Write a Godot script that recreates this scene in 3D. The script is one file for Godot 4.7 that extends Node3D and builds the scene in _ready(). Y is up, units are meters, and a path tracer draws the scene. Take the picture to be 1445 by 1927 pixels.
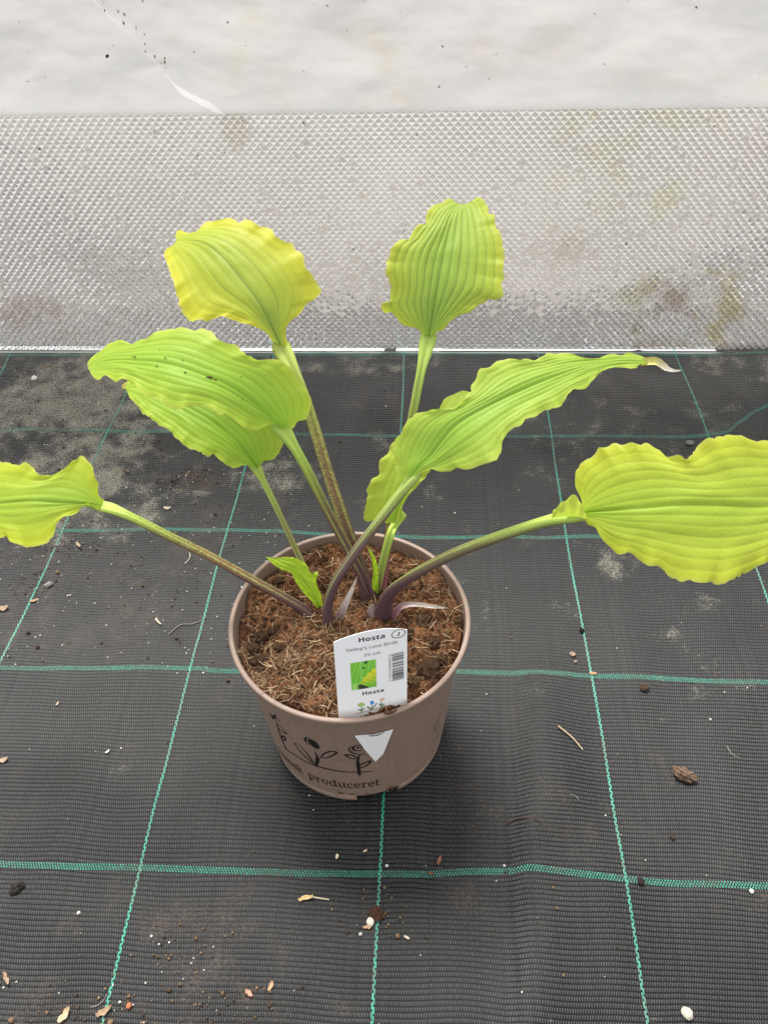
extends Node3D

# A potted hosta on woven ground cover in a plastic tunnel. Metres, y up.
const POT := Vector3(-0.0578, 0.0, -0.4056)
const WALL_Z := -1.0143
const GRID := 0.19

var rng := RandomNumberGenerator.new()
var n_soft := FastNoiseLite.new()
var n_mid := FastNoiseLite.new()
var n_fine := FastNoiseLite.new()
var n_crease := FastNoiseLite.new()


# ---------------------------------------------------------------- mesh building
class Shape:
	var v := PackedVector3Array()
	var c := PackedColorArray()
	var uv := PackedVector2Array()
	var uv2 := PackedVector2Array()
	var ix := PackedInt32Array()

	func tri(a: int, b: int, d: int) -> void:
		ix.append(a); ix.append(b); ix.append(d)

	func add(p: Vector3, col := Color.WHITE, t := Vector2.ZERO) -> int:
		v.append(p); c.append(col); uv.append(t)
		return v.size() - 1

	# rows of points already added, nu per row
	func quads(start: int, nu: int, nv: int, close_u := false, flip := false) -> void:
		var lim := nu if close_u else nu - 1
		for j in nv - 1:
			for i in lim:
				var a := start + j * nu + i
				var b := start + j * nu + (i + 1) % nu
				var e := a + nu
				var f := b + nu
				if flip:
					ix.append(a); ix.append(b); ix.append(e); ix.append(b); ix.append(f); ix.append(e)
				else:
					ix.append(a); ix.append(e); ix.append(b); ix.append(b); ix.append(e); ix.append(f)

	func mesh(smooth := true, colours := true) -> ArrayMesh:
		var arr := []
		arr.resize(Mesh.ARRAY_MAX)
		if smooth:
			var n := PackedVector3Array()
			n.resize(v.size())
			for k in range(0, ix.size(), 3):
				var a := ix[k]
				var b := ix[k + 1]
				var d := ix[k + 2]
				var w := (v[d] - v[a]).cross(v[b] - v[a])
				n[a] += w; n[b] += w; n[d] += w
			for k in n.size():
				n[k] = n[k].normalized()
			arr[Mesh.ARRAY_VERTEX] = v
			arr[Mesh.ARRAY_NORMAL] = n
			arr[Mesh.ARRAY_TEX_UV] = uv
			if uv2.size() == v.size():
				arr[Mesh.ARRAY_TEX_UV2] = uv2
			if colours:
				arr[Mesh.ARRAY_COLOR] = c
			arr[Mesh.ARRAY_INDEX] = ix
		else:
			var vv := PackedVector3Array()
			var nn := PackedVector3Array()
			var cc := PackedColorArray()
			var tt := PackedVector2Array()
			for k in range(0, ix.size(), 3):
				var w := ((v[ix[k + 2]] - v[ix[k]]).cross(v[ix[k + 1]] - v[ix[k]])).normalized()
				for q in 3:
					vv.append(v[ix[k + q]]); nn.append(w); cc.append(c[ix[k + q]]); tt.append(uv[ix[k + q]])
			arr[Mesh.ARRAY_VERTEX] = vv
			arr[Mesh.ARRAY_NORMAL] = nn
			arr[Mesh.ARRAY_TEX_UV] = tt
			if colours:
				arr[Mesh.ARRAY_COLOR] = cc
		var m := ArrayMesh.new()
		m.add_surface_from_arrays(Mesh.PRIMITIVE_TRIANGLES, arr)
		return m


func part(called: String, m: Mesh, mat: Material, parent: Node = self) -> MeshInstance3D:
	var o := MeshInstance3D.new()
	o.name = called
	o.mesh = m
	o.material_override = mat
	parent.add_child(o, true)
	return o


func tag(o: Node, label: String, category: String, group := "") -> Node:
	o.set_meta("label", label)
	o.set_meta("category", category)
	if group != "":
		o.set_meta("group", group)
	return o


func thing(called: String, label: String, category: String, at := Vector3.ZERO, group := "") -> Node3D:
	var o := Node3D.new()
	o.name = called
	o.position = at
	add_child(o, true)
	tag(o, label, category, group)
	return o


func spline(p: PackedVector3Array, n: int) -> PackedVector3Array:
	# Catmull-Rom through the points, resampled to n points at even arc length
	var dense := PackedVector3Array()
	var m := p.size()
	for k in m - 1:
		var p0 := p[k - 1] if k > 0 else p[0] * 2.0 - p[1]
		var p3 := p[k + 2] if k + 2 < m else p[m - 1] * 2.0 - p[m - 2]
		for q in 12:
			dense.append(p[k].cubic_interpolate(p[k + 1], p0, p3, q / 12.0))
	dense.append(p[m - 1])
	var acc := PackedFloat32Array([0.0])
	for k in range(1, dense.size()):
		acc.append(acc[k - 1] + dense[k].distance_to(dense[k - 1]))
	var out := PackedVector3Array()
	var j := 0
	for k in n:
		var want := acc[acc.size() - 1] * k / (n - 1.0)
		while j < acc.size() - 2 and acc[j + 1] < want:
			j += 1
		out.append(dense[j].lerp(dense[j + 1], clampf((want - acc[j]) / maxf(acc[j + 1] - acc[j], 1e-9), 0.0, 1.0)))
	return out


func pts(a: Array) -> PackedVector3Array:
	var o := PackedVector3Array()
	for k in range(0, a.size(), 3):
		o.append(Vector3(a[k], a[k + 1], a[k + 2]) * 1e-4)
	return o


func flat(p: Array) -> PackedVector3Array:
	var o := PackedVector3Array()
	for q in p:
		o.append(Vector3(q.x, 0, q.y))
	return o


func tube_into(s: Shape, path: PackedVector3Array, r0: float, r1: float, sides: int, c0: Color, c1: Color) -> void:
	var n := path.size()
	var start := s.v.size()
	var side := Vector3.UP.cross(path[1] - path[0])
	if side.length() < 1e-7:
		side = Vector3.RIGHT
	side = side.normalized()
	for k in n:
		var t := (path[mini(k + 1, n - 1)] - path[maxi(k - 1, 0)]).normalized()
		side = (side - t * side.dot(t)).normalized()
		var up := t.cross(side)
		var f := k / (n - 1.0)
		var r := lerpf(r0, r1, f)
		for q in sides:
			var a := TAU * q / sides
			s.add(path[k] + (side * cos(a) + up * sin(a)) * r, c0.lerp(c1, f))
	s.quads(start, sides, n, true)


# a rough lump: a displaced ball
func lump_mesh(size: Vector3, rough: float, seed_at: float, c0: Color, c1: Color, nu := 12, nv := 9) -> ArrayMesh:
	var s := Shape.new()
	for j in nv:
		var b := PI * j / (nv - 1.0)
		for i in nu:
			var a := TAU * i / nu
			var d := Vector3(sin(b) * cos(a), cos(b), sin(b) * sin(a))
			var k := n_mid.get_noise_3d(d.x * 60.0 + seed_at * 31.0, d.y * 60.0, d.z * 60.0)
			var k2 := n_fine.get_noise_3d(d.x * 30.0 + seed_at * 17.0, d.y * 30.0, d.z * 30.0)
			var r := 1.0 + rough * (k * 1.2 + k2 * 0.5)
			s.add(d * r * size * 0.5, c0.lerp(c1, clampf(0.5 + k2 * 1.2, 0.0, 1.0)))
	s.quads(0, nu, nv, true, true)
	return s.mesh(rough < 0.25)


# a bent irregular flake with thickness
func flake_mesh(length: float, width: float, bend: float, thick: float, seed_at: float, c0: Color, c1: Color) -> ArrayMesh:
	var s := Shape.new()
	var nu := 5
	var nv := 9
	for side in 2:
		for j in nv:
			var f := j / (nv - 1.0)
			var w := width * pow(sin(PI * clampf(f * 0.86 + 0.1, 0.0, 1.0)), 0.7) * (1.0 + 0.35 * n_mid.get_noise_2d(f * 50.0, seed_at * 40.0))
			for i in nu:
				var g := i / (nu - 1.0) - 0.5
				var x := (f - 0.5) * length
				var z := g * w + 0.12 * length * n_soft.get_noise_2d(f * 300.0, seed_at * 90.0)
				var y := bend * (4.0 * (f - 0.5) * (f - 0.5)) + bend * 1.4 * g * g + 0.25 * bend * n_mid.get_noise_2d(f * 90.0 + seed_at * 9.0, g * 90.0)
				s.add(Vector3(x, y + (thick if side == 0 else 0.0), z), c0.lerp(c1, clampf(0.5 + 1.4 * n_fine.get_noise_2d(f * 40.0 + seed_at * 7.0, g * 40.0), 0.0, 1.0)))
	s.quads(0, nu, nv, false, true)
	s.quads(nu * nv, nu, nv, false, false)
	for j in nv - 1:
		for e in [0, nu - 1]:
			var a: int = j * nu + e
			s.tri(a, a + nu, a + nu * nv)
			s.tri(a + nu, a + nu + nu * nv, a + nu * nv)
	return s.mesh(true)


# ---------------------------------------------------------------- materials
func mat(rough: float, spec := 0.5, colour := Color.WHITE, vertex := true) -> StandardMaterial3D:
	var m := StandardMaterial3D.new()
	m.albedo_color = colour.linear_to_srgb()
	m.vertex_color_use_as_albedo = vertex
	m.roughness = rough
	m.metallic_specular = spec
	return m


func noise_tex(freq: float, size: int, octaves := 4, seed_n := 1) -> NoiseTexture2D:
	var t := NoiseTexture2D.new()
	t.width = size
	t.height = size
	t.seamless = true
	var n := FastNoiseLite.new()
	n.seed = seed_n
	n.frequency = freq
	n.fractal_octaves = octaves
	t.noise = n
	return t


# plain weave of flat black tapes: albedo with painted highlights on the floats, and height
func weave() -> Array:
	var nw := 128
	var nf := 24
	var w := 2048
	var wh := 1024
	var col := Image.create(w, wh, false, Image.FORMAT_RGB8)
	var hgt := Image.create(w, wh, false, Image.FORMAT_L8)
	# runs where a tape has slipped and lies on top
	var slip := {}
	for k in 0:
		var row := rng.randi() % nf
		var from := rng.randi() % nw
		for q in rng.randi_range(5, 22):
			slip[row * nw + (from + q) % nw] = true
	var tone_w := PackedFloat32Array()
	var tone_f := PackedFloat32Array()
	for k in nw:
		tone_w.append(rng.randf_range(0.75, 1.2))
	for k in nf:
		tone_f.append(rng.randf_range(0.75, 1.2))
	var pw := w / float(nw)
	var pf := wh / float(nf)
	for y in wh:
		var fy := y / pf
		var j := int(fy)
		var gy := fy - j - 0.5
		for x in w:
			var fx := x / pw
			var i := int(fx)
			var gx := fx - i - 0.5
			var over := (i + j) % 2 == 0
			var h := 0.0
			var a := 0.006
			var fray := 0.5 + 0.5 * n_fine.get_noise_2d(x * 0.9, y * 0.9)
			if slip.has(j * nw + i):
				if absf(gy) < 0.40:
					h = 0.5 * (1.0 - 1.6 * gy * gy)
					a = 0.020 * tone_f[j]
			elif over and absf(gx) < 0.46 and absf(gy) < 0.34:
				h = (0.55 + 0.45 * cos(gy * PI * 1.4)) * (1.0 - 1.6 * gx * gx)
				a = 0.062 * tone_w[i]  # warp floats painted paler, standing for sky light caught on their humps
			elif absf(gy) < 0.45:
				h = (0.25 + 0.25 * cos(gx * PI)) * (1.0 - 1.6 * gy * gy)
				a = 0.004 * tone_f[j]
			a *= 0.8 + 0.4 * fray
			var c := Color(a * 0.97, a, a * 1.03).linear_to_srgb()
			col.set_pixel(x, y, c)
			hgt.set_pixel(x, y, Color(h, h, h))
	return [ImageTexture.create_from_image(col), ImageTexture.create_from_image(hgt)]


# dried soil, algae and dust lying on the fabric where the photograph shows it
func dirt_map() -> ImageTexture:
	var w := 1024
	var im := Image.create(w, w, false, Image.FORMAT_RGBA8)
	# x, z, radius x, radius z, amount, kind (0 brown, 1 grey-olive, 2 dark)
	var spots := [
		[-0.47, -0.90, 0.26, 0.13, 0.95, 1], [-0.42, -0.74, 0.16, 0.13, 0.85, 1], [-0.29, -0.735, 0.08, 0.022, 0.9, 0], [-0.20, -0.74, 0.07, 0.03, 0.65, 1],
		[-0.33, -0.80, 0.05, 0.06, 0.5, 0], [-0.40, -0.56, 0.13, 0.09, 0.45, 0], [-0.44, -0.36, 0.10, 0.14, 0.4, 0], [-0.30, -0.52, 0.12, 0.10, 0.35, 0], [0.20, -0.95, 0.35, 0.05, 0.35, 0], [-0.16, -0.215, 0.10, 0.05, 0.22, 0], [-0.25, -0.16, 0.16, 0.03, 0.32, 0],
		[0.12, -0.87, 0.22, 0.10, 0.14, 1], [0.50, -0.97, 0.16, 0.06, 0.5, 1], [0.20, -0.60, 0.02, 0.02, 0.6, 1], [-0.04, -0.90, 0.07, 0.06, 0.35, 0], [-0.10, -0.97, 0.3, 0.03, 0.35, 1],
		[-0.06, -0.24, 0.05, 0.03, 0.1, 0], [-0.24, -0.62, 0.12, 0.10, 0.35, 0], [0.08, -0.30, 0.09, 0.04, 0.08, 0],
	]
	var tones := [Color(0.040, 0.031, 0.026), Color(0.150, 0.142, 0.112), Color(0.02, 0.02, 0.02)]
	for y in w:
		for x in w:
			var px := -0.8 + 1.6 * x / w
			var pz := -1.04 + 1.04 * y / w
			var grain := n_fine.get_noise_2d(px * 5200.0, pz * 5200.0)
			var clump := n_mid.get_noise_2d(px * 1500.0, pz * 1500.0)
			var wide := n_soft.get_noise_2d(px * 900.0, pz * 900.0)
			var best := -0.16
			var c: Color = tones[1]
			for s in spots:
				var dx: float = (px - s[0]) / s[2]
				var dz: float = (pz - s[1]) / s[3]
				var k: float = s[4] * (1.2 - sqrt(dx * dx + dz * dz))
				if k > best:
					best = k
					c = tones[s[5]]
			var a := clampf((best + wide * 0.5 + clump * 0.55 + grain * 0.5 - 0.30) * 1.5, 0.0, 0.85)
			c = c * (1.0 + 1.7 * grain + 0.5 * clump)
			c.a = 1.0
			c = c.linear_to_srgb()
			c.a = a
			im.set_pixel(x, y, c)
	return ImageTexture.create_from_image(im)


# ---------------------------------------------------------------- the ground
func lift(x: float, z: float) -> float:
	# the fabric lies a little uneven: shallow waves, a ridge running towards the viewer right of the pot
	var h := 0.0022 * n_soft.get_noise_2d(x * 900.0, z * 700.0) + 0.0008 * n_mid.get_noise_2d(x * 500.0, z * 500.0)
	var rx := 0.088 - 0.10 * (z + 0.30) + 0.006 * n_soft.get_noise_2d(z * 1600.0, 3.0)
	var d := (x - rx) / (0.011 if x < rx else 0.036)
	h += 0.0095 * exp(-d * d) * smoothstep(-0.52, -0.36, z)
	var d2 := (x - 0.145 - 0.22 * (z + 0.2)) / 0.035
	h += 0.0055 * exp(-d2 * d2) * smoothstep(-0.42, -0.25, z)
	var d3 := (x + 0.20 + 0.02 * sin(z * 20.0)) / 0.04
	h += 0.0032 * exp(-d3 * d3) * smoothstep(-0.5, -0.3, z)
	h += 0.008 * smoothstep(0.34, 0.60, x) * smoothstep(-0.74, -0.98, z)
	return h


func build_ground() -> void:
	var s := Shape.new()
	var xs := PackedFloat32Array()
	var zs := PackedFloat32Array()
	for i in 301:
		xs.append(-1.5 + 3.0 * i / 300.0)
	for j in 241:
		zs.append(-1.035 + 2.035 * j / 240.0)
	for z in zs:
		for x in xs:
			s.add(Vector3(x, lift(x, z), z), Color.WHITE, Vector2((x + 0.0012 * n_soft.get_noise_2d(x * 500.0, z * 900.0)) / 0.1152, (z + 0.004 * n_soft.get_noise_2d(x * 700.0 + 40.0, z * 300.0)) / 0.0888))
			s.uv2.append(Vector2((x + 0.8) / 1.6, (z + 1.04) / 1.04))
	s.quads(0, xs.size(), zs.size(), false, true)
	var m := mat(0.40, 0.33, Color.WHITE, false)
	var wv := weave()
	m.albedo_texture = wv[0]
	m.heightmap_enabled = true
	m.heightmap_texture = wv[1]
	m.heightmap_scale = 0.045
	m.detail_enabled = true
	m.detail_albedo = dirt_map()
	m.detail_blend_mode = BaseMaterial3D.BLEND_MODE_MIX
	m.detail_uv_layer = BaseMaterial3D.DETAIL_UV_2
	var g := part("ground", s.mesh(true, false), m)
	g.set_meta("kind", "structure")
	g.set_meta("label", "black woven ground cover fabric with a green woven grid")
	var gm := mat(0.38, 0.5)
	for line in warp_lines():
		part("green_warp_yarn", warp_yarn(spline(flat(line), 900)), gm, g)
	for line in weft_lines():
		part("green_weft_stripe", weft_stripe(spline(flat(line), 1240)), gm, g)


func green(x: float, z: float) -> Color:
	var k := 0.85 + 0.5 * rng.randf_range(-0.4, 0.4)
	var c := Color(0.028, 0.31, 0.215) * k
	var dust := clampf(0.15 + 0.9 * n_soft.get_noise_2d(x * 1300.0 + 50.0, z * 1300.0) + 0.9 * n_fine.get_noise_2d(x * 4000.0, z * 4000.0) + 0.35 * smoothstep(-0.2, -0.45, x) * smoothstep(-0.5, -0.8, z), 0.0, 0.8)
	c = c.lerp(Color(0.11, 0.115, 0.09), dust * 0.75)
	c.a = 1.0
	return c


func stitch(s: Shape, a: Vector3, b: Vector3, wide: float, high: float, c: Color) -> void:
	var side := (b - a).cross(Vector3.UP).normalized() * wide * 0.5
	var up := Vector3.UP * high
	var mid := a.lerp(b, 0.5)
	var i := s.v.size()
	for p in [[a, 0.15], [mid, 1.0], [b, 0.15]]:
		s.add(p[0] - side + up * 0.1, c)
		s.add(p[0] + up * p[1], c)
		s.add(p[0] + side + up * 0.1, c)
	s.quads(i, 3, 3)


func warp_yarn(path: PackedVector3Array) -> ArrayMesh:
	var s := Shape.new()
	var at := 0.0
	var k := 0
	var total := 0.0
	for q in range(1, path.size()):
		total += path[q].distance_to(path[q - 1])
	while at < total:
		var f := at / total * (path.size() - 1)
		var i := clampi(int(f), 0, path.size() - 2)
		var p := path[i].lerp(path[i + 1], f - i)
		var t := (path[i + 1] - path[i]).normalized()
		var side := t.cross(Vector3.UP)
		var off := side * (0.00052 if k % 2 == 0 else -0.00052)
		p.y = lift(p.x, p.z) + 0.0004
		var a := p + off - t * 0.0021
		var b := p + off + t * 0.0021
		stitch(s, a, b, 0.00120, 0.0006, green(p.x, p.z))
		at += 0.0029
		k += 1
	return s.mesh()


func weft_stripe(path: PackedVector3Array) -> ArrayMesh:
	var s := Shape.new()
	for k in path.size():
		var p := path[k]
		if absf(p.x) > 1.15:
			continue
		for r in 3:
			var q := p + Vector3(0.00115 if r % 2 == 1 else 0.0, 0, (r - 1) * 0.0018)
			q.y = lift(q.x, q.z) + 0.0003
			stitch(s, q - Vector3(0, 0, 0.00072), q + Vector3(0, 0, 0.00072), 0.0010, 0.0005, green(q.x, q.z))
	return s.mesh()


# ---------------------------------------------------------------- tunnel wall: ribbed sheet and film
func stain(x: float, y: float) -> Color:
	# algae and rust films seen on the sheet, each with its own ragged outline
	var g := n_fine.get_noise_2d(x * 2600.0, y * 2600.0)
	var m := n_mid.get_noise_2d(x * 900.0 + 11.0, y * 900.0)
	var c := Color(0.97, 0.955, 0.945)
	var list := [
		[0.318, 0.068, 0.036, 0.034, Color(0.34, 0.22, 0.14), 0.95], [0.285, 0.075, 0.03, 0.04, Color(0.66, 0.68, 0.34), 0.5], [0.405, 0.066, 0.025, 0.055, Color(0.62, 0.55, 0.18), 0.95], [0.295, 0.216, 0.016, 0.022, Color(0.80, 0.82, 0.42), 0.7],
		[0.205, 0.262, 0.05, 0.07, Color(0.84, 0.83, 0.55), 0.6], [0.27, 0.318, 0.07, 0.02, Color(0.78, 0.78, 0.45), 0.6], [-0.224, 0.292, 0.018, 0.055, Color(0.62, 0.58, 0.44), 0.7], [0.176, 0.150, 0.04, 0.02, Color(0.7, 0.55, 0.45), 0.5],
		[-0.56, 0.062, 0.05, 0.035, Color(0.62, 0.48, 0.38), 0.6], [-0.20, 0.05, 0.04, 0.03, Color(0.78, 0.74, 0.68), 0.4], [0.40, 0.30, 0.06, 0.06, Color(0.86, 0.74, 0.64), 0.4], [0.45, 0.20, 0.03, 0.14, Color(0.86, 0.78, 0.68), 0.4],
		[0.55, 0.1, 0.08, 0.08, Color(0.7, 0.62, 0.35), 0.5], [0.33, 0.008, 0.12, 0.008, Color(0.62, 0.45, 0.3), 0.5],
	]
	for s in list:
		var d := Vector2((x - s[0]) / s[2], (y - s[1]) / s[3]).length()
		var k: float = clampf((1.05 - d + m * 1.6 + g * 0.5) * 1.1, 0.0, 1.0) * s[5] * 0.75
		c = c.lerp(s[4], k)
	return c


func panel_pt(x: float, y: float, z: float) -> Vector3:
	# the thin sheet is not quite flat
	return Vector3(x, y, z + (0.0032 * n_soft.get_noise_2d(x * 420.0, y * 500.0) + 0.0007 * n_mid.get_noise_2d(x * 380.0, y * 380.0)) * smoothstep(0.0, 0.05, y))


func build_panel() -> void:
	var o := thing("prismatic_panel", "low clear plastic sheet embossed with small diamond pyramids along the tunnel side", "panel", Vector3(0, 0, WALL_Z))
	var top := 0.331
	var px := 0.0098      # width of a diamond
	var py := 0.0102      # height of a diamond
	var x0 := -1.0
	var nx := 205
	var y0 := 0.003
	var ny := int((top - y0) / py)
	var relief := 0.0043
	var s := Shape.new()
	for row in ny * 2:
		var yc := y0 + py * 0.5 * (row + 0.5) + py * 0.25
		for k in nx:
			var xc := x0 + px * (k + (0.5 if row % 2 == 1 else 0.0))
			var c := stain(xc, yc)
			var a := s.add(panel_pt(xc - px * 0.5, yc, 0), c)
			var b := s.add(panel_pt(xc, yc + py * 0.5, 0), c)
			var d := s.add(panel_pt(xc + px * 0.5, yc, 0), c)
			var e := s.add(panel_pt(xc, yc - py * 0.5, 0), c)
			var dent := 1.0 - 0.35 * pow(rng.randf(), 8.0)
			var t := s.add(panel_pt(xc + px * 0.03 * rng.randf_range(-1, 1), yc + py * 0.03 * rng.randf_range(-1, 1), relief * dent * rng.randf_range(0.95, 1.0)), c)
			s.tri(a, b, t); s.tri(b, d, t); s.tri(d, e, t); s.tri(e, a, t)
	# the flat back and the rims close the sheet
	var xa := x0 - px
	var xb := x0 + px * (nx + 0.5)
	var yb := y0 + py * 0.5 * (ny * 2) + py * 0.25
	var back := -0.0050
	var q := [Vector3(xa, 0.001, back), Vector3(xb, 0.001, back), Vector3(xb, yb, back), Vector3(xa, yb, back), Vector3(xa, 0.001, 0), Vector3(xb, 0.001, 0), Vector3(xb, yb, 0), Vector3(xa, yb, 0)]
	var i := s.v.size()
	for p in q:
		s.add(p, Color(0.97, 0.955, 0.945))
	for f in [[0, 2, 1], [0, 3, 2], [3, 7, 6], [3, 6, 2], [0, 1, 5], [0, 5, 4], [0, 4, 7], [0, 7, 3], [1, 2, 6], [1, 6, 5]]:
		s.tri(i + f[0], i + f[2], i + f[1])
	var m := mat(0.05, 0.5)
	m.transparency = BaseMaterial3D.TRANSPARENCY_ALPHA
	m.albedo_color = Color(1, 1, 1, 0.12)
	m.refraction_enabled = true
	m.refraction_scale = 0.0585
	part("embossed_sheet", s.mesh(false), m, o)
	# bright cut lower edge resting on the fabric
	var e := Shape.new()
	for j in 2:
		for k in 401:
			var x := lerpf(xa, xb, k / 400.0)
			for w in 3:
				pass
			e.add(Vector3(x, 0.0018 if j == 1 else 0.0002, relief + 0.0004 + (0.0005 if j == 0 else 0.0)), Color.WHITE)
	e.quads(0, 401, 2)
	part("cut_edge", e.mesh(), mat(0.4, 0.5, Color(0.66, 0.655, 0.64), false), o)
	scatter_specks(o, Vector2(-0.62, 0.01), Vector2(0.62, 0.32), 170, 0.0048, 21)


func scatter_specks(parent: Node, lo: Vector2, hi: Vector2, count: int, z: float, seed_n: int) -> void:
	rng.seed = seed_n
	var mm := MultiMesh.new()
	mm.transform_format = MultiMesh.TRANSFORM_3D
	mm.use_colors = true
	mm.mesh = lump_mesh(Vector3(1, 1, 1), 0.35, 3.0, Color(0.9, 0.9, 0.9), Color.WHITE, 7, 5)
	mm.instance_count = count
	for k in count:
		var p := Vector3(rng.randf_range(lo.x, hi.x), rng.randf_range(lo.y, hi.y), z)
		var r := rng.randf_range(0.0007, 0.0017) * (2.0 if rng.randf() < 0.06 else 1.0)
		mm.set_instance_transform(k, Transform3D(Basis(Vector3(0, 0, 1), rng.randf() * TAU).scaled(Vector3(r, r, 0.0006)) * Basis.from_scale(Vector3(1, rng.randf_range(0.5, 1.8), 1)), p))
		mm.set_instance_color(k, Color(0.05, 0.042, 0.03).lerp(Color(0.17, 0.13, 0.05), rng.randf()))
	var o := MultiMeshInstance3D.new()
	o.name = "dirt_specks"
	o.multimesh = mm
	o.material_override = mat(0.8, 0.3)
	o.set_meta("kind", "stuff")
	parent.add_child(o, true)


func film_depth(x: float, y: float, which: float) -> float:
	var u := x * 0.9 + y * 0.55
	var w := y - x * 0.22
	var d := 0.006 * n_soft.get_noise_2d(u * 520.0 + which * 77.0, w * 700.0) + 0.0012 * n_mid.get_noise_2d(u * 460.0 + which * 13.0, w * 1100.0)
	d += 0.0045 * n_crease.get_noise_2d((x + y * 0.3) * 460.0 + which * 31.0, (y - x * 0.25) * 520.0)
	return d * smoothstep(0.325, 0.37, y)


func film_tint(x: float, y: float) -> Color:
	var c := Color(0.70, 0.698, 0.692)
	var m := n_mid.get_noise_2d(x * 700.0 + 5.0, y * 700.0)
	var g := n_fine.get_noise_2d(x * 2500.0, y * 2500.0)
	for s in [[-0.19, 0.385, 0.05, 0.035, Color(0.66, 0.60, 0.48), 0.7], [-0.05, 0.375, 0.03, 0.04, Color(0.64, 0.57, 0.44), 0.7], [0.10, 0.395, 0.06, 0.02, Color(0.72, 0.62, 0.55), 0.5], [0.36, 0.345, 0.06, 0.015, Color(0.68, 0.61, 0.5), 0.6], [-0.03, 0.345, 0.02, 0.02, Color(0.6, 0.5, 0.34), 0.5], [0.22, 0.352, 0.05, 0.012, Color(0.72, 0.66, 0.52), 0.5]]:
		var d := Vector2((x - s[0]) / s[2], (y - s[1]) / s[3]).length()
		c = c.lerp(s[4], clampf((0.8 - d + m * 2.2 + g * 0.9), 0.0, 1.0) * s[5] * 0.5)
	return c


func crease_x(y: float) -> float:
	# where the overlapping sheet ends: a slanting, slightly curved edge
	if y > 0.351:
		return lerpf(-0.285, -0.360, (y - 0.351) / 0.093) + 0.004 * sin((y - 0.351) * 34.0)
	return lerpf(-0.251, -0.285, (y - 0.331) / 0.020)


func build_film() -> void:
	var m := mat(0.42, 0.5)
	m.backlight_enabled = true
	m.backlight = Color(1.0, 1.0, 1.0)
	m.heightmap_enabled = true
	m.heightmap_texture = noise_tex(0.012, 512, 5, 9)
	m.heightmap_scale = 0.4
	m.uv1_triplanar = true
	m.uv1_scale = Vector3(3.0, 3.6, 3.0)
	var front: StandardMaterial3D = m.duplicate()
	front.transparency = BaseMaterial3D.TRANSPARENCY_ALPHA
	front.albedo_color = Color(1, 1, 1, 0.38)
	var a := Shape.new()
	for j in 91:
		var y := 0.327 + 0.20 * pow(j / 90.0, 1.25)
		for i in 241:
			var x := -1.2 + 2.4 * i / 240.0
			a.add(Vector3(x, y, 0.0045 + film_depth(x, y, 0.0)), film_tint(x, y))
	a.quads(0, 241, 91)
	var o := part("plastic_film", a.mesh(), m)
	o.position = Vector3(0, 0, WALL_Z)
	tag(o, "rear milky tunnel film showing as a pale slanting strip between two sheets", "film")
	scatter_specks(o, Vector2(-0.55, 0.34), Vector2(0.5, 0.47), 60, 0.016, 33)
	var t := thing("film_overlap", "milky film layer with brown water marks reaching from the slanting gap across the wall", "film", Vector3(0, 0, WALL_Z))
	var b := Shape.new()
	for j in 91:
		var y := 0.3285 + 0.20 * pow(j / 90.0, 1.25)
		var xs := crease_x(y)
		for i in 201:
			var x := lerpf(xs + 0.0025 + 0.015 * exp(-pow((y - 0.344) / 0.016, 2.0)), 1.2, pow(i / 200.0, 1.15))
			b.add(Vector3(x, y + 0.0008, 0.0115 + film_depth(x, y, 0.0) * 0.8 + film_depth(x, y, 1.0) * 0.5), film_tint(x, y))
	b.quads(0, 201, 91)
	part("sheet", b.mesh(), front, t)
	var h := Shape.new()
	for j in 91:
		var y := 0.3285 + 0.20 * pow(j / 90.0, 1.25)
		var xs := crease_x(y)
		for i in 201:
			var x := lerpf(xs, -1.2, pow(i / 200.0, 1.15))
			h.add(Vector3(x, y + 0.0004, 0.0095 + film_depth(x, y, 0.0) * 0.8 + film_depth(x, y, 2.0) * 0.5), film_tint(x, y))
	h.quads(0, 201, 91, false, true)
	var t2 := part("film_sheet", h.mesh(), front)
	t2.position = Vector3(0, 0, WALL_Z)
	tag(t2, "bluish milky film sheet ending at the slanting gap above the panel", "film")
	# grime caught along the fold
	rng.seed = 5
	var g := Shape.new()
	for k in 16:
		var y := lerpf(0.36, 0.45, pow(rng.randf(), 0.7))
		var p := Vector3(crease_x(y) + rng.randf_range(0.004, 0.022), y, 0.0175)
		var r := rng.randf_range(0.0008, 0.0022)
		var i0 := g.v.size()
		var l := lump_mesh(Vector3(r, r * 1.7, 0.0009), 0.3, k * 1.7, Color(0.16, 0.13, 0.04), Color(0.22, 0.17, 0.07), 7, 5)
		var arr := l.surface_get_arrays(0)
		for q in arr[Mesh.ARRAY_VERTEX].size():
			g.add(arr[Mesh.ARRAY_VERTEX][q] + p, arr[Mesh.ARRAY_COLOR][q])
		for q in arr[Mesh.ARRAY_VERTEX].size() / 3:
			g.tri(i0 + q * 3, i0 + q * 3 + 1, i0 + q * 3 + 2)
	var gr := part("grime", g.mesh(), mat(0.8, 0.3), t)
	gr.set_meta("kind", "stuff")


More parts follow.
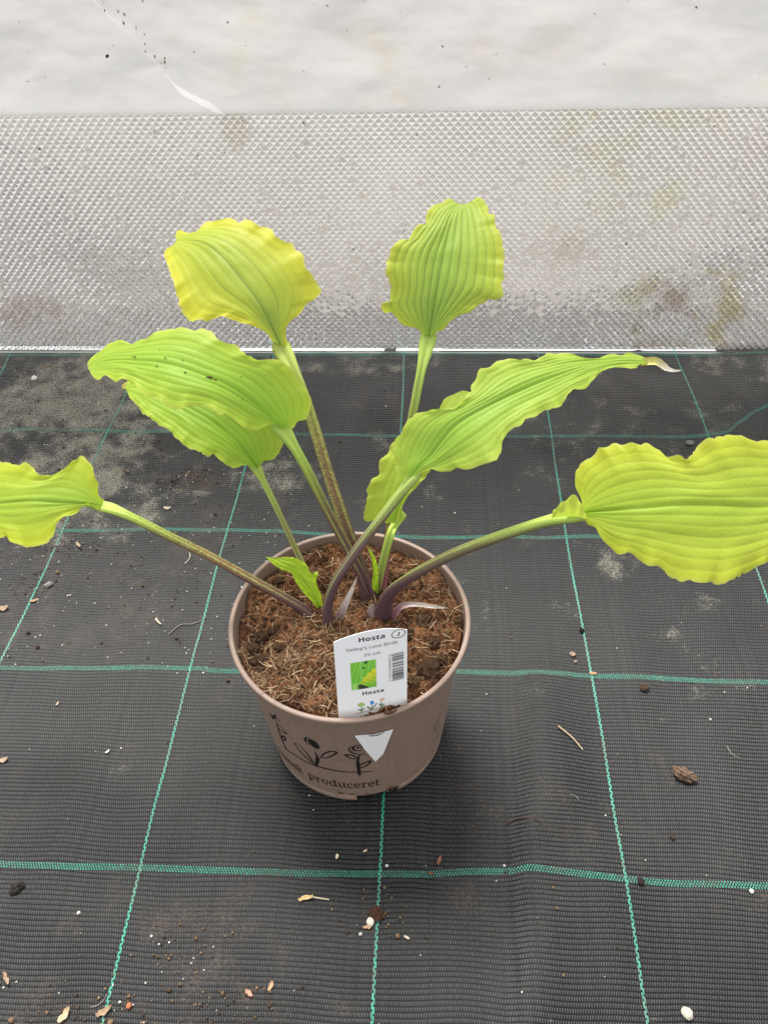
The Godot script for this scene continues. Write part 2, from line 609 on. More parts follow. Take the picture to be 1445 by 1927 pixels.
func build_outside() -> void:
	var s := Shape.new()
	for j in 121:
		for i in 241:
			var x := -12.0 + 24.0 * i / 240.0
			var z := -1.06 - 19.0 * pow(j / 120.0, 2.6)
			s.add(Vector3(x, -0.012 + 0.03 * n_soft.get_noise_2d(x * 60.0, z * 60.0) * minf(1.0, (-1.06 - z) * 2.0), z), Color(0.13, 0.12, 0.105).lerp(Color(0.22, 0.205, 0.18), clampf(0.5 + n_mid.get_noise_2d(x * 130.0, z * 130.0), 0.0, 1.0)))
	s.quads(0, 241, 121, false, false)
	var g := part("outside_ground", s.mesh(), mat(0.9, 0.3))
	g.set_meta("kind", "structure")
	g.set_meta("label", "bare earth outside the tunnel beyond the embossed panel")


# ---------------------------------------------------------------- the pot
func pot_r(y: float) -> float:
	return lerpf(0.0765, 0.0872, clampf((y - 0.006) / 0.124, 0.0, 1.0))


func on_pot(a: float, y: float, proud: float) -> Vector3:
	var r := pot_r(y) + proud
	return Vector3(sin(a) * r, y, cos(a) * r)


func build_pot() -> void:
	var o := thing("plant_pot", "round brown plastic plant pot printed with black line flowers", "plant pot", POT)
	var m := mat(0.5, 0.5)
	m.heightmap_enabled = true
	m.heightmap_texture = noise_tex(0.08, 256, 3, 4)
	m.heightmap_scale = 0.012
	m.uv1_triplanar = true
	m.uv1_scale = Vector3(14, 14, 14)
	var prof := [ # radius, height: outside from the foot up, over the lip, down inside
		[0.0735, 0.0096], [0.0761, 0.0096], [0.0768, 0.0105], [0.0790, 0.035], [0.0818, 0.068], [0.0846, 0.100], [0.0869, 0.1262], [0.0876, 0.1280], [0.0890, 0.1288], [0.0897, 0.1300], [0.0908, 0.1405], [0.0916, 0.1452],
		[0.0933, 0.1456], [0.0940, 0.1463], [0.0942, 0.1475], [0.0942, 0.1489], [0.0939, 0.1496], [0.0932, 0.1500], [0.0918, 0.1501], [0.0907, 0.1499], [0.0902, 0.1493], [0.0900, 0.1475], [0.0880, 0.136], [0.0866, 0.120], [0.0830, 0.080], [0.0755, 0.015], [0.0, 0.013]]
	var s := Shape.new()
	var na := 160
	for p in prof:
		for k in na:
			var a := TAU * k / na
			var w := 1.0 + 0.0012 * n_mid.get_noise_2d(cos(a) * 60.0, sin(a) * 60.0 + p[1] * 100.0)
			var sc := 1.0 + 0.14 * n_mid.get_noise_3d(sin(a) * 900.0 * p[0] * 10.0, p[1] * 9000.0, cos(a) * 900.0 * p[0] * 10.0)
			var c := Color(0.245, 0.170, 0.133) * sc
			c.a = 1.0
			s.add(Vector3(sin(a) * p[0] * w, p[1], cos(a) * p[0] * w), c)
	s.quads(0, na, prof.size(), true, false)
	part("wall", s.mesh(), m, o)
	# three feet left by the drainage gaps in the foot ring
	var gaps := [[0.05, 0.52], [2.14, 2.60], [4.24, 4.70]]
	for k in 3:
		var a0: float = gaps[k][1]
		var a1: float = gaps[(k + 1) % 3][0] + (TAU if k == 2 else 0.0)
		var f := Shape.new()
		var n := 40
		var ring := [[0.0690, 0.0005], [0.0748, 0.0003], [0.0758, 0.0012], [0.0764, 0.0100], [0.0690, 0.0100], [0.0690, 0.0005]]
		for i in n:
			var a := lerpf(a0, a1, i / (n - 1.0))
			for p in ring:
				f.add(Vector3(sin(a) * p[0], p[1], cos(a) * p[0]), Color(0.245, 0.170, 0.133))
		f.quads(0, ring.size(), n, false, true)
		for e in [0, n - 1]:
			var i0: int = e * ring.size()
			for q in range(1, 4):
				f.tri(i0, i0 + q, i0 + q + 1)
		part("foot", f.mesh(), m, o)
	# printing: brush lines and lettering lie a hair proud of the wall
	var ink := mat(0.55, 0.4, Color(0.012, 0.010, 0.010), false)
	var faint := mat(0.55, 0.4, Color(0.14, 0.095, 0.075), false)
	var art := pot_art()
	var widths := {"ground_line": [0.0009, 0.0013, 0.0006], "stem_a": [0.0004, 0.0026, 0.0020], "bulb": [0.0085, 0.0088, 0.0085], "leaf_a1": [0.0012, 0.0007, 0.0010], "leaf_a2": [0.0008, 0.0014, 0.0008], "rose_o": [0.0005, 0.0012, 0.0005], "rose_i": [0.0006, 0.0016, 0.0006],
		"rose_c": [0.0006, 0.0013, 0.0006], "leaf_b1": [0.0008, 0.0013, 0.0010], "stem_b": [0.0006, 0.0022, 0.0018], "leaf_b2": [0.0008, 0.0013, 0.0008], "twig_a": [0.0008, 0.0024, 0.0008], "twig_b": [0.0014, 0.0022, 0.0008], "twig_c": [0.0006, 0.0022, 0.0006], "leaf_c1": [0.0006, 0.0014, 0.0006], "curl": [0.0008, 0.0016, 0.0008], "stem_c": [0.0005, 0.0014, 0.0007], "ghost_r1": [0.0004, 0.0008, 0.0004], "ghost_r2": [0.0004, 0.0009, 0.0004]}
	var flower_a := Shape.new()
	var flower_b := Shape.new()
	var flower_c := Shape.new()
	var other := Shape.new()
	for k in art:
		var into := flower_a if k in ["stem_a", "bulb", "leaf_a1", "leaf_a2"] else flower_b if k in ["rose_o", "rose_i", "rose_c", "leaf_b1", "leaf_b2", "stem_b"] else other if k.begins_with("ghost") else flower_c
		if k != "bulb":
			pot_stroke(into, art[k], widths[k])
			continue
		var mid: Vector2 = art[k][1]
		var c0 := into.add(on_pot(mid.x, mid.y, 0.00045))
		for q in 33:
			var e := Vector2(0.0040 * cos(TAU * q / 32.0), 0.0072 * sin(TAU * q / 32.0)).rotated(0.3)
			into.add(on_pot(mid.x + e.x / 0.082, mid.y + e.y, 0.00045))
			if q > 0:
				into.tri(c0, c0 + q + 1, c0 + q)
		pot_stroke(into, [mid + Vector2(-0.020, 0.0090), mid + Vector2(-0.062, 0.0066), mid + Vector2(-0.080, 0.0005), mid + Vector2(-0.058, -0.0052)], [0.0004, 0.0017, 0.0005])
	part("printed_tulip", flower_a.mesh(), ink, o)
	part("printed_rose", flower_b.mesh(), ink, o)
	part("printed_sprig", flower_c.mesh(), ink, o)
	part("worn_print", other.mesh(), faint, o)
	pot_text(o, "produceret", -0.468, 0.302, 0.0265, 0.92, ink)
	pot_text(o, "Dansk", -0.93, -0.535, 0.0265, 0.92, ink)
	rng.seed = 61
	var sp := MultiMesh.new()
	sp.transform_format = MultiMesh.TRANSFORM_3D
	sp.use_colors = true
	sp.mesh = lump_mesh(Vector3.ONE, 0.35, 6.0, Color(0.9, 0.9, 0.9), Color.WHITE, 7, 5)
	sp.instance_count = 90
	for k in 90:
		var a := rng.randf_range(-1.3, 1.3)
		var y := 0.008 + 0.115 * pow(rng.randf(), 2.2)
		var sz := rng.randf_range(0.0004, 0.0011)
		sp.set_instance_transform(k, Transform3D(Basis(Vector3.UP, a) * Basis.from_scale(Vector3(sz * rng.randf_range(0.8, 2.0), sz, 0.0003)), on_pot(a, y, 0.0001)))
		sp.set_instance_color(k, Color(0.07, 0.04, 0.026).lerp(Color(0.36, 0.27, 0.21), rng.randf()))
	var spo := MultiMeshInstance3D.new()
	spo.name = "soil_specks"
	spo.multimesh = sp
	spo.material_override = mat(0.9, 0.2)
	spo.set_meta("kind", "stuff")
	o.add_child(spo, true)
	# soil stuck near the gap in the foot
	rng.seed = 71
	for k in 5:
		var a := [0.42, 0.45, -0.12, 0.0, 0.16][k] as float
		var sz := [0.0035, 0.002, 0.0028, 0.0022, 0.0018][k] as float
		var l := part("soil_smear", lump_mesh(Vector3(sz * 1.6, sz, 0.0008), 0.4, k * 2.3, Color(0.06, 0.035, 0.022), Color(0.12, 0.075, 0.05), 9, 7), mat(0.9, 0.2), o)
		l.position = on_pot(a, [0.0135, 0.009, 0.0145, 0.0138, 0.0142][k], 0.0003)
		l.rotation.y = a


func pot_stroke(s: Shape, line: Array, w: Array) -> void:
	var raw := PackedVector3Array()
	for q in line:
		raw.append(Vector3(q.x * 0.082, q.y, 0))
	var path := spline(raw, maxi(16, line.size() * 10))
	var i0 := s.v.size()
	var n := path.size()
	for k in n:
		var t := (path[mini(k + 1, n - 1)] - path[maxi(k - 1, 0)]).normalized()
		var side := Vector3(-t.y, t.x, 0)
		var f := k / (n - 1.0)
		var wd: float = 1.35 * (lerpf(w[0], w[1], minf(f * 2.0, 1.0)) if f < 0.5 else lerpf(w[1], w[2], f * 2.0 - 1.0))
		if w[1] > 0.005:
			wd = w[1] * sqrt(maxf(0.02, 1.0 - pow(2.0 * f - 1.0, 2.0)))
		for e in [-0.5, 0.0, 0.5]:
			var p: Vector3 = path[k] + side * wd * e
			s.add(on_pot(p.x / 0.082, p.y, 0.00032))
	s.quads(i0, 3, n)


func text_arrays(text: String, font: String, bold := false) -> Array:
	var f := SystemFont.new()
	f.font_names = PackedStringArray([font])
	if bold:
		f.font_weight = 700
	var t := TextMesh.new()
	t.font = f
	t.text = text
	t.font_size = 64
	t.pixel_size = 0.01
	t.depth = 0.0
	t.curve_step = 1.0
	return t.get_mesh_arrays()


func text_shape(text: String, font: String, place: Callable, bold := false) -> Shape:
	# place() gets the letter point as (0..1 along the text, height in capital heights)
	var arr := text_arrays(text, font, bold)
	var v: PackedVector3Array = arr[Mesh.ARRAY_VERTEX]
	var lo := 1e9
	var hi := -1e9
	for p in v:
		lo = minf(lo, p.x); hi = maxf(hi, p.x)
	# the baseline of a centred TextMesh is found with a flat-footed letter
	var href: PackedVector3Array = text_arrays("H", font, bold)[Mesh.ARRAY_VERTEX]
	var y0 := 1e9
	var y1 := -1e9
	for p in href:
		y0 = minf(y0, p.y); y1 = maxf(y1, p.y)
	var s := Shape.new()
	for p in v:
		s.add(place.call(Vector2((p.x - lo) / (hi - lo), (p.y - y0) / (y1 - y0))))
	var ix: PackedInt32Array = arr[Mesh.ARRAY_INDEX]
	s.ix = ix
	return s


func pot_text(parent: Node, text: String, a0: float, a1: float, base: float, cap_mm: float, m: Material) -> void:
	var s := text_shape(text, "Droid Serif", func(q: Vector2) -> Vector3: return on_pot(lerpf(a0, a1, q.x), base + q.y * 0.0128 * cap_mm, 0.00032))
	part("printed_word", s.mesh(), m, parent)


# ---------------------------------------------------------------- the soil
func soil_y(x: float, z: float) -> float:
	# x, z measured from the middle of the pot
	var r := Vector2(x, z).length() / 0.089
	var h := 0.1408 + 0.005 * (1.0 - r * r)
	h += 0.006 * exp(-pow((x + 0.045) / 0.03, 2.0) - pow((z - 0.055) / 0.025, 2.0))
	h -= 0.005 * exp(-pow((x + 0.073) / 0.014, 2.0) - pow((z - 0.02) / 0.03, 2.0))
	h += 0.0095 * n_mid.get_noise_2d(x * 900.0, z * 900.0) + 0.0058 * n_mid.get_noise_2d(x * 2600.0 + 9.0, z * 2600.0) + 0.0020 * n_fine.get_noise_2d(x * 2400.0, z * 2400.0)
	return h


func build_soil() -> void:
	var o := thing("potting_soil", "brown fibrous coir potting soil filling the pot", "soil", POT)
	var s := Shape.new()
	var nr := 110
	var na := 380
	for j in nr:
		var r := 0.0882 * pow(j / (nr - 1.0), 0.8)
		for k in na:
			var a := TAU * k / na
			var x := sin(a) * r
			var z := cos(a) * r
			var y := soil_y(x, z)
			if j == nr - 1:
				y -= 0.004
			var g := n_fine.get_noise_2d(x * 5000.0, z * 5000.0)
			var b := n_mid.get_noise_2d(x * 1600.0 + 70.0, z * 1600.0)
			var c := Color(0.050, 0.022, 0.012).lerp(Color(0.225, 0.105, 0.052), clampf(0.42 + g * 0.9 + b * 0.7, 0.0, 1.0))
			s.add(Vector3(x, y, z), c)
	s.quads(0, na, nr, true, false)
	part("soil_surface", s.mesh(), mat(0.95, 0.2), o)
	# clods that can be picked out
	rng.seed = 404
	for q in [[0.062, 0.046, 0.017], [0.071, 0.034, 0.012], [0.058, 0.001, 0.014], [0.047, 0.010, 0.010], [-0.066, 0.038, 0.013], [-0.072, 0.028, 0.010], [-0.070, 0.014, 0.012], [-0.060, 0.008, 0.009], [0.066, 0.018, 0.010], [-0.052, 0.026, 0.009], [0.025, -0.03, 0.009], [-0.062, -0.040, 0.010], [0.050, 0.058, 0.010]]:
		var sz: float = q[2]
		var l := part("clod", lump_mesh(Vector3(sz, sz * 0.8, sz * 0.9), 0.42, q[0] * 91.0, Color(0.035, 0.021, 0.014), Color(0.085, 0.048, 0.028), 18, 13), mat(0.95, 0.2), o)
		l.position = Vector3(q[0], soil_y(q[0], q[1]) + sz * 0.15, q[1])
		l.rotation = Vector3(rng.randf() * 3.0, rng.randf() * 6.0, 0)
	# coir fibres: curled hairs and flat straws
	var kinds := []
	for k in 7:
		var sh := Shape.new()
		var raw := PackedVector3Array()
		var p := Vector3.ZERO
		var dir := Vector3(1, 0, 0)
		var bend := rng.randf_range(-0.16, 0.16) * (1.0 if k < 5 else 0.35)
		for q in 6:
			raw.append(p)
			p += dir * 0.2
			dir = dir.rotated(Vector3.UP, bend + rng.randf_range(-0.18, 0.18)).rotated(Vector3(0, 0, 1), rng.randf_range(-0.16, 0.16)).normalized()
		tube_into(sh, spline(raw, 10), 0.018 if k < 5 else 0.042, 0.010 if k < 5 else 0.014, 4, Color(0.85, 0.85, 0.85), Color.WHITE)
		kinds.append(sh.mesh())
	var counts := [460, 460, 400, 400, 360, 330, 330]
	for k in 7:
		var mm := MultiMesh.new()
		mm.transform_format = MultiMesh.TRANSFORM_3D
		mm.use_colors = true
		mm.mesh = kinds[k]
		mm.instance_count = counts[k]
		for i in counts[k]:
			var r := 0.0865 * sqrt(rng.randf())
			var a := rng.randf() * TAU
			var x := sin(a) * r
			var z := cos(a) * r
			# thicker tufts of fibre towards the front and at the back right
			if rng.randf() < 0.35:
				x = clampf(-0.03 + 0.035 * rng.randfn(), -0.08, 0.08)
				z = clampf(0.045 + 0.022 * rng.randfn(), -0.08, 0.08)
				if Vector2(x, z).length() > 0.086:
					var sc := 0.085 / Vector2(x, z).length()
					x *= sc
					z *= sc
			var len := rng.randf_range(0.003, 0.012) if k < 5 else rng.randf_range(0.003, 0.011)
			var b := Basis.from_euler(Vector3(rng.randf_range(-0.5, 0.5), rng.randf() * TAU, rng.randf_range(-0.45, 0.45))).scaled(Vector3(len, len, len))
			mm.set_instance_transform(i, Transform3D(b, Vector3(x, soil_y(x, z) + rng.randf_range(-0.0005, 0.0022), z)))
			var t := pow(rng.randf(), 1.5 if k < 5 else 0.9)
			mm.set_instance_color(i, Color(0.15, 0.075, 0.036).lerp(Color(0.72, 0.53, 0.32), t))
		var f := MultiMeshInstance3D.new()
		f.name = "coir_fibres"
		f.multimesh = mm
		f.material_override = mat(0.7, 0.4)
		f.set_meta("kind", "stuff")
		o.add_child(f, true)
	# crumbs
	var cm := MultiMesh.new()
	cm.transform_format = MultiMesh.TRANSFORM_3D
	cm.use_colors = true
	cm.mesh = lump_mesh(Vector3.ONE, 0.45, 8.0, Color(0.8, 0.8, 0.8), Color.WHITE, 9, 7)
	cm.instance_count = 1500
	for i in 1500:
		var r := 0.0865 * sqrt(rng.randf())
		var a := rng.randf() * TAU
		var x := sin(a) * r
		var z := cos(a) * r
		var sz := rng.randf_range(0.001, 0.0038)
		cm.set_instance_transform(i, Transform3D(Basis.from_euler(Vector3(rng.randf() * 6.0, rng.randf() * 6.0, 0)).scaled(Vector3(sz, sz * 0.8, sz)), Vector3(x, soil_y(x, z) + sz * 0.1, z)))
		cm.set_instance_color(i, Color(0.045, 0.025, 0.015).lerp(Color(0.20, 0.115, 0.06), pow(rng.randf(), 1.3)))
	var ci := MultiMeshInstance3D.new()
	ci.name = "soil_crumbs"
	ci.multimesh = cm
	ci.material_override = mat(0.95, 0.2)
	ci.set_meta("kind", "stuff")
	o.add_child(ci, true)


# ---------------------------------------------------------------- the plant
func smooth_line(p: PackedVector3Array, span: int, times: int) -> PackedVector3Array:
	var o := p
	for t in times:
		var q := o.duplicate()
		for k in range(1, o.size() - 1):
			var w := mini(span, mini(k, o.size() - 1 - k))
			var acc := Vector3.ZERO
			for d in range(-w, w + 1):
				acc += o[k + d]
			q[k] = acc / (2.0 * w + 1.0)
		o = q
	return o


func blade(key: String, op: Dictionary) -> ArrayMesh:
	var d := leaf_data(key)
	var ns: int = op.get("ns", 130)
	var nt: int = op.get("nt", 42)
	var mid := spline(pts(d[0]), ns)
	var edges := [spline(pts(d[1]), ns), spline(pts(d[2]), ns)]
	var soft := [smooth_line(edges[0], 6, 3), smooth_line(edges[1], 6, 3)]
	var veins: float = op.get("veins", 7.0)
	var ridge: float = op.get("ridge", 0.00042)
	var dome: float = op.get("dome", 0.04)
	var ruffle: float = op.get("ruffle", 0.0011)
	var waves: float = op.get("waves", 9.0)
	var heart: Color = op["heart"]
	var flesh: Color = op["flesh"]
	var rim: Color = op["rim"]
	var yellow: float = op.get("yellow", 0.0)
	var sd: float = op.get("seed", 0.0)
	var s := Shape.new()
	var nu := nt * 2 + 1
	for k in ns:
		var f := k / (ns - 1.0)
		var tan_ := (mid[mini(k + 1, ns - 1)] - mid[maxi(k - 1, 0)]).normalized()
		var across: Vector3 = soft[1][k] - soft[0][k]
		var nrm := across.cross(tan_).normalized()
		if nrm.y < 0.0 and not op.get("keep", false):
			nrm = -nrm
		var env := pow(sin(PI * clampf(f * 0.97 + 0.015, 0.0, 1.0)), 0.6)
		for i in nu:
			var t := (i - nt) / float(nt)
			var e := 0 if t < 0.0 else 1
			var at := absf(t)
			var p: Vector3 = mid[k].lerp(soft[e][k], at) + (edges[e][k] - soft[e][k]) * pow(at, 5.0)
			var scallop: float = op.get("scallop", 1.0) * (pow(absf(sin(PI * (f * 23.0 + e * 0.4 + 1.6 * n_soft.get_noise_2d(f * 500.0 + sd * 19.0, e * 300.0)))), 0.7) - 0.5)
			p += (edges[e][k] - mid[k]).normalized() * 0.0013 * (1.0 + 1.3 * n_soft.get_noise_2d(f * 900.0 + 31.0, sd * 70.0 + e * 200.0)) * scallop * pow(at, 10.0) * env
			var half: float = mid[k].distance_to(soft[e][k])
			# soft folds between sunken veins
			var ph := at * veins
			var groove := pow(absf(sin(PI * ph)), 0.55)
			var lane := floorf(ph) * 7.0 + e * 50.0
			var fat := 1.0 + 0.5 * n_soft.get_noise_2d(lane * 90.0 + sd * 10.0, f * 120.0)
			var h := ridge * groove * env * fat * minf(1.0, half / 0.02) * (1.0 - 0.35 * at)
			h += dome * half * (at - at * at) * 2.0 * env
			h -= 0.0012 * exp(-pow(at / 0.05, 2.0)) * (1.0 - f)
			var wob := sin(TAU * (waves * f + e * 0.37) + sd + 2.2 * n_soft.get_noise_2d(f * 700.0 + sd * 31.0, e * 400.0))
			h += ruffle * pow(at, 4.0) * wob * env
			h += 0.0012 * n_soft.get_noise_2d(f * 300.0 + sd * 77.0, t * 160.0) * env
			p += nrm * h
			# pigment: greener along the base of the midrib, paler to the margin
			var vein := exp(-pow((groove) / 0.27, 2.0))
			var k1 := clampf(exp(-at * 2.2) * (1.0 - f) * 1.0, 0.0, 1.0)
			var c := flesh.lerp(heart, k1)
			c = c.lerp(rim, clampf(pow(at, 3.0) * 0.75 + yellow * (0.55 * at * (1.3 if t < 0.0 else 0.5) + 0.5 * n_soft.get_noise_2d(f * 160.0 + sd, t * 90.0)), 0.0, 1.0))
			c = c.lerp(heart * 0.72, vein * op.get("vein", 1.0) * (0.66 - 0.36 * at) * (1.0 - 0.4 * f))
			var sp := 1.0 + 0.07 * n_fine.get_noise_2d(f * 900.0 + sd * 9.0, t * 400.0)
			c = c * sp
			# withered end
			var dry: float = op.get("dry", 2.0)
			if f > dry:
				c = c.lerp(Color(0.50, 0.30, 0.10), smoothstep(dry, minf(dry + 0.02, 1.0), f) * (0.4 + 0.6 * at))
			if at > 0.965:
				c = c.lerp(Color(0.62, 0.60, 0.16), 0.45)
			c.a = 1.0
			s.add(p, c, Vector2(t, f))
	s.quads(0, nu, ns)
	return s.mesh()


func petiole(key: String, base: Color, mid_c: Color, tip: Color, speckle: float, up: Vector3) -> ArrayMesh:
	var d := petiole_data(key)
	var n := 230
	var raw := pts(d[0])
	var ld := leaf_data(key)
	var lm := pts(ld[0])
	var run := (lm[1] - lm[0]).normalized()
	var face := (pts(ld[2])[4] - pts(ld[1])[4]).cross(run).normalized()
	if face.y < 0.0:
		face = -face
	raw[raw.size() - 1] = lm[0] - face * (d[3] * 1.15) - run * 0.003
	raw.append(lm[0] - face * 0.0060 + run * 0.010)
	var path := spline(raw, n)
	var s := Shape.new()
	var sides := 30
	for k in n:
		var f := k / (n - 1.0)
		var t := (path[mini(k + 1, n - 1)] - path[maxi(k - 1, 0)]).normalized()
		var a_up := (up - t * up.dot(t)).normalized()
		var sd := t.cross(a_up)
		var r: float = lerpf(d[1], d[2], minf(f * 2.0, 1.0)) if f < 0.5 else lerpf(d[2], d[3], f * 2.0 - 1.0)
		r *= 1.0 + 0.35 * smoothstep(0.16, 0.02, f)
		var wing := 1.0 + 0.75 * smoothstep(0.82, 0.945, f)
		r *= 1.0 - 0.85 * smoothstep(0.95, 1.0, f)
		for q in sides:
			var a := TAU * q / sides
			var da := a if a < PI else a - TAU
			var gr := 1.0 - 0.55 * exp(-pow(da / 0.42, 2.0)) + 0.10 * exp(-pow((absf(da) - 0.75) / 0.25, 2.0))
			var p := path[k] + (a_up * cos(a) * 0.92 + sd * sin(a) * 1.05 * wing) * r * gr
			var ff := f - 0.20 * smoothstep(1.1, 2.2, absf(da)) * smoothstep(1.0, 0.85, f)
			var c := base.lerp(mid_c, smoothstep(0.14, 0.46, ff)).lerp(tip, smoothstep(0.46, 0.84, ff))
			# the grooved upper face keeps green far down
			c = c.lerp(tip, 0.6 * smoothstep(1.05, 0.75, absf(da)) * smoothstep(0.45, 0.7, absf(da)) * smoothstep(0.05, 0.35, f))
			var g := n_fine.get_noise_2d(a * r * 12000.0, f * 1500.0)
			var st := clampf((g + 0.05) * 4.0, 0.0, 1.0) * speckle * (1.0 - smoothstep(0.55, 0.95, f)) * smoothstep(0.02, 0.2, f)
			c = c.lerp(Color(0.10, 0.045, 0.025), st)
			c = c * (1.0 + 0.10 * n_mid.get_noise_2d(a * 40.0, f * 300.0))
			c.a = 1.0
			s.add(p, c)
	s.quads(0, sides, n, true)
	return s.mesh()


func strip(raw: Array, w: Array, cup: float, up: Vector3, c0: Color, c1: Color) -> ArrayMesh:
	var p := PackedVector3Array()
	for q in raw:
		p.append(q)
	var n := 40
	var path := spline(p, n)
	var s := Shape.new()
	for k in n:
		var f := k / (n - 1.0)
		var t := (path[mini(k + 1, n - 1)] - path[maxi(k - 1, 0)]).normalized()
		var u := (up - t * up.dot(t)).normalized()
		var sd := t.cross(u)
		var fi := f * (w.size() - 1)
		var i0 := mini(int(fi), w.size() - 2)
		var wd: float = lerpf(w[i0], w[i0 + 1], fi - i0)
		for i in 9:
			var g := i / 4.0 - 1.0
			var q := path[k] + sd * g * wd * 0.5 + u * cup * wd * g * g + u * 0.0006 * n_soft.get_noise_2d(f * 900.0, g * 300.0)
			var c := c0.lerp(c1, smoothstep(0.25, 0.75, f)) * (1.0 + 0.25 * n_fine.get_noise_2d(f * 200.0, g * 90.0))
			c.a = 1.0
			s.add(q, c)
	s.quads(0, 9, n)
	return s.mesh()


func build_plant() -> void:
	var o := thing("hosta_plant", "yellow-green hosta with eight wavy ribbed leaves growing from the brown pot", "plant", Vector3.ZERO)
	var lm := mat(0.50, 0.36)
	lm.backlight_enabled = true
	lm.backlight = Color(0.92, 0.92, 0.70).linear_to_srgb()
	lm.heightmap_enabled = true
	lm.heightmap_texture = noise_tex(0.05, 512, 4, 15)
	lm.heightmap_scale = 0.02
	lm.uv1_triplanar = true
	lm.uv1_scale = Vector3(12, 12, 12)
	var sm := mat(0.46, 0.36)
	var green_heart := Color(0.24, 0.44, 0.045)
	var leaves := {
		"L1": {"vein": 1.5, "flesh": Color(0.50, 0.59, 0.06), "heart": Color(0.25, 0.38, 0.075), "rim": Color(0.70, 0.66, 0.05), "yellow": 0.34, "veins": 6.5, "seed": 1.0, "ruffle": 0.0013, "dome": 0.02, "waves": 8.0},
		"L2": {"vein": 1.5, "flesh": Color(0.40, 0.56, 0.08), "heart": Color(0.25, 0.42, 0.08), "rim": Color(0.52, 0.58, 0.06), "yellow": 0.25, "veins": 7.0, "seed": 2.0, "ridge": 0.0009, "waves": 7.0},
		"L4": {"flesh": Color(0.39, 0.57, 0.06), "heart": Color(0.27, 0.50, 0.05), "rim": Color(0.48, 0.62, 0.07), "veins": 6.0, "seed": 4.0, "dry": 0.965},
		"L3": {"flesh": Color(0.39, 0.57, 0.065), "heart": Color(0.27, 0.50, 0.05), "rim": Color(0.50, 0.63, 0.07), "veins": 6.0, "seed": 3.0, "dry": 0.988, "dome": 0.06},
		"L5": {"flesh": Color(0.45, 0.59, 0.06), "heart": Color(0.30, 0.50, 0.055), "rim": Color(0.55, 0.62, 0.035), "yellow": 0.35, "veins": 5.5, "seed": 5.0},
		"L7": {"flesh": Color(0.46, 0.60, 0.07), "heart": Color(0.34, 0.54, 0.06), "rim": Color(0.50, 0.60, 0.07), "veins": 5.0, "seed": 7.0, "ridge": 0.0006},
		"L6": {"flesh": Color(0.41, 0.58, 0.085), "heart": Color(0.30, 0.54, 0.07), "rim": Color(0.50, 0.64, 0.09), "veins": 7.0, "seed": 6.0, "waves": 11.0, "dry": 0.975},
		"L8": {"flesh": Color(0.50, 0.60, 0.07), "heart": Color(0.32, 0.52, 0.05), "rim": Color(0.58, 0.64, 0.05), "yellow": 0.25, "veins": 7.0, "seed": 8.0, "dome": 0.05, "ruffle": 0.0016},
	}
	var words := {
		"L1": "yellow leaf with a torn tip reaching up toward the film", "L2": "upright blunt leaf standing before the embossed panel", "L4": "leaf tucked beneath the broad ribbed leaf, its tip dried to a hook", "L3": "broad ribbed leaf lying over another leaf, with a browned tip",
		"L5": "leaf cut off by the edge of the picture beside the bare fabric", "L7": "half hidden leaf with a wavy pale margin behind the slender long leaf", "L6": "slender long leaf with a bleached curling tip", "L8": "largest lime leaf with deep ribs over the grey fabric"}
	# base, middle and top colour of each stalk, speckle
	var stalks := {
		"L1": [Color(0.110, 0.056, 0.062), Color(0.27, 0.19, 0.085), Color(0.40, 0.47, 0.11), 0.75], "L2": [Color(0.15, 0.045, 0.055), Color(0.20, 0.15, 0.07), Color(0.36, 0.48, 0.10), 0.4], "L3": [Color(0.12, 0.062, 0.078), Color(0.17, 0.11, 0.08), Color(0.36, 0.50, 0.09), 0.45], "L4": [Color(0.16, 0.12, 0.06), Color(0.25, 0.24, 0.09), Color(0.34, 0.44, 0.09), 0.5],
		"L5": [Color(0.105, 0.052, 0.060), Color(0.26, 0.17, 0.085), Color(0.38, 0.50, 0.09), 0.75], "L6": [Color(0.095, 0.056, 0.070), Color(0.16, 0.105, 0.105), Color(0.36, 0.47, 0.12), 0.2], "L7": [Color(0.20, 0.15, 0.08), Color(0.30, 0.40, 0.09), Color(0.42, 0.56, 0.09), 0.1], "L8": [Color(0.098, 0.056, 0.068), Color(0.17, 0.145, 0.08), Color(0.37, 0.49, 0.10), 0.3]}
	for k in leaves:
		var b := part("leaf", blade(k, leaves[k]), lm, o)
		b.set_meta("label", words[k])
		var c: Array = stalks[k]
		var up := Vector3(0.0, 0.8, 0.6)
		if k in ["L1", "L2", "L4", "L7"]:
			up = Vector3(0.1, 0.35, 0.9)
		elif k == "L3":
			up = Vector3(0.7, 0.3, 0.6)
		elif k == "L6":
			up = Vector3(-0.95, 0.35, 0.0)
		else:
			up = Vector3(0.05, 1.0, -0.25)
		part("leaf_stalk", petiole(k, c[0], c[1], c[2], c[3], up), sm, b)
		if k == "L6":
			part("dry_tip", strip([Vector3(0.1500, 0.3232, -0.4975), Vector3(0.1570, 0.3238, -0.4985), Vector3(0.1625, 0.3225, -0.4990), Vector3(0.1690, 0.3180, -0.4985), Vector3(0.1750, 0.3165, -0.498), Vector3(0.1795, 0.3172, -0.4975)], [0.0050, 0.0058, 0.0056, 0.0048, 0.0024, 0.0004], 0.28, Vector3(0, 0.8, 0.6), Color(0.52, 0.46, 0.14), Color(0.72, 0.66, 0.58)), mat(0.6, 0.4), b)
		if k == "L4":
			part("dry_tip", strip([Vector3(-0.2295, 0.2530, -0.5590), Vector3(-0.2320, 0.2500, -0.5570), Vector3(-0.2325, 0.2450, -0.5550), Vector3(-0.2290, 0.2385, -0.5540)], [0.0060, 0.0045, 0.0028, 0.0004], 0.3, Vector3(0.2, 0.7, 0.7), Color(0.55, 0.42, 0.12), Color(0.50, 0.30, 0.18)), mat(0.6, 0.4), b)
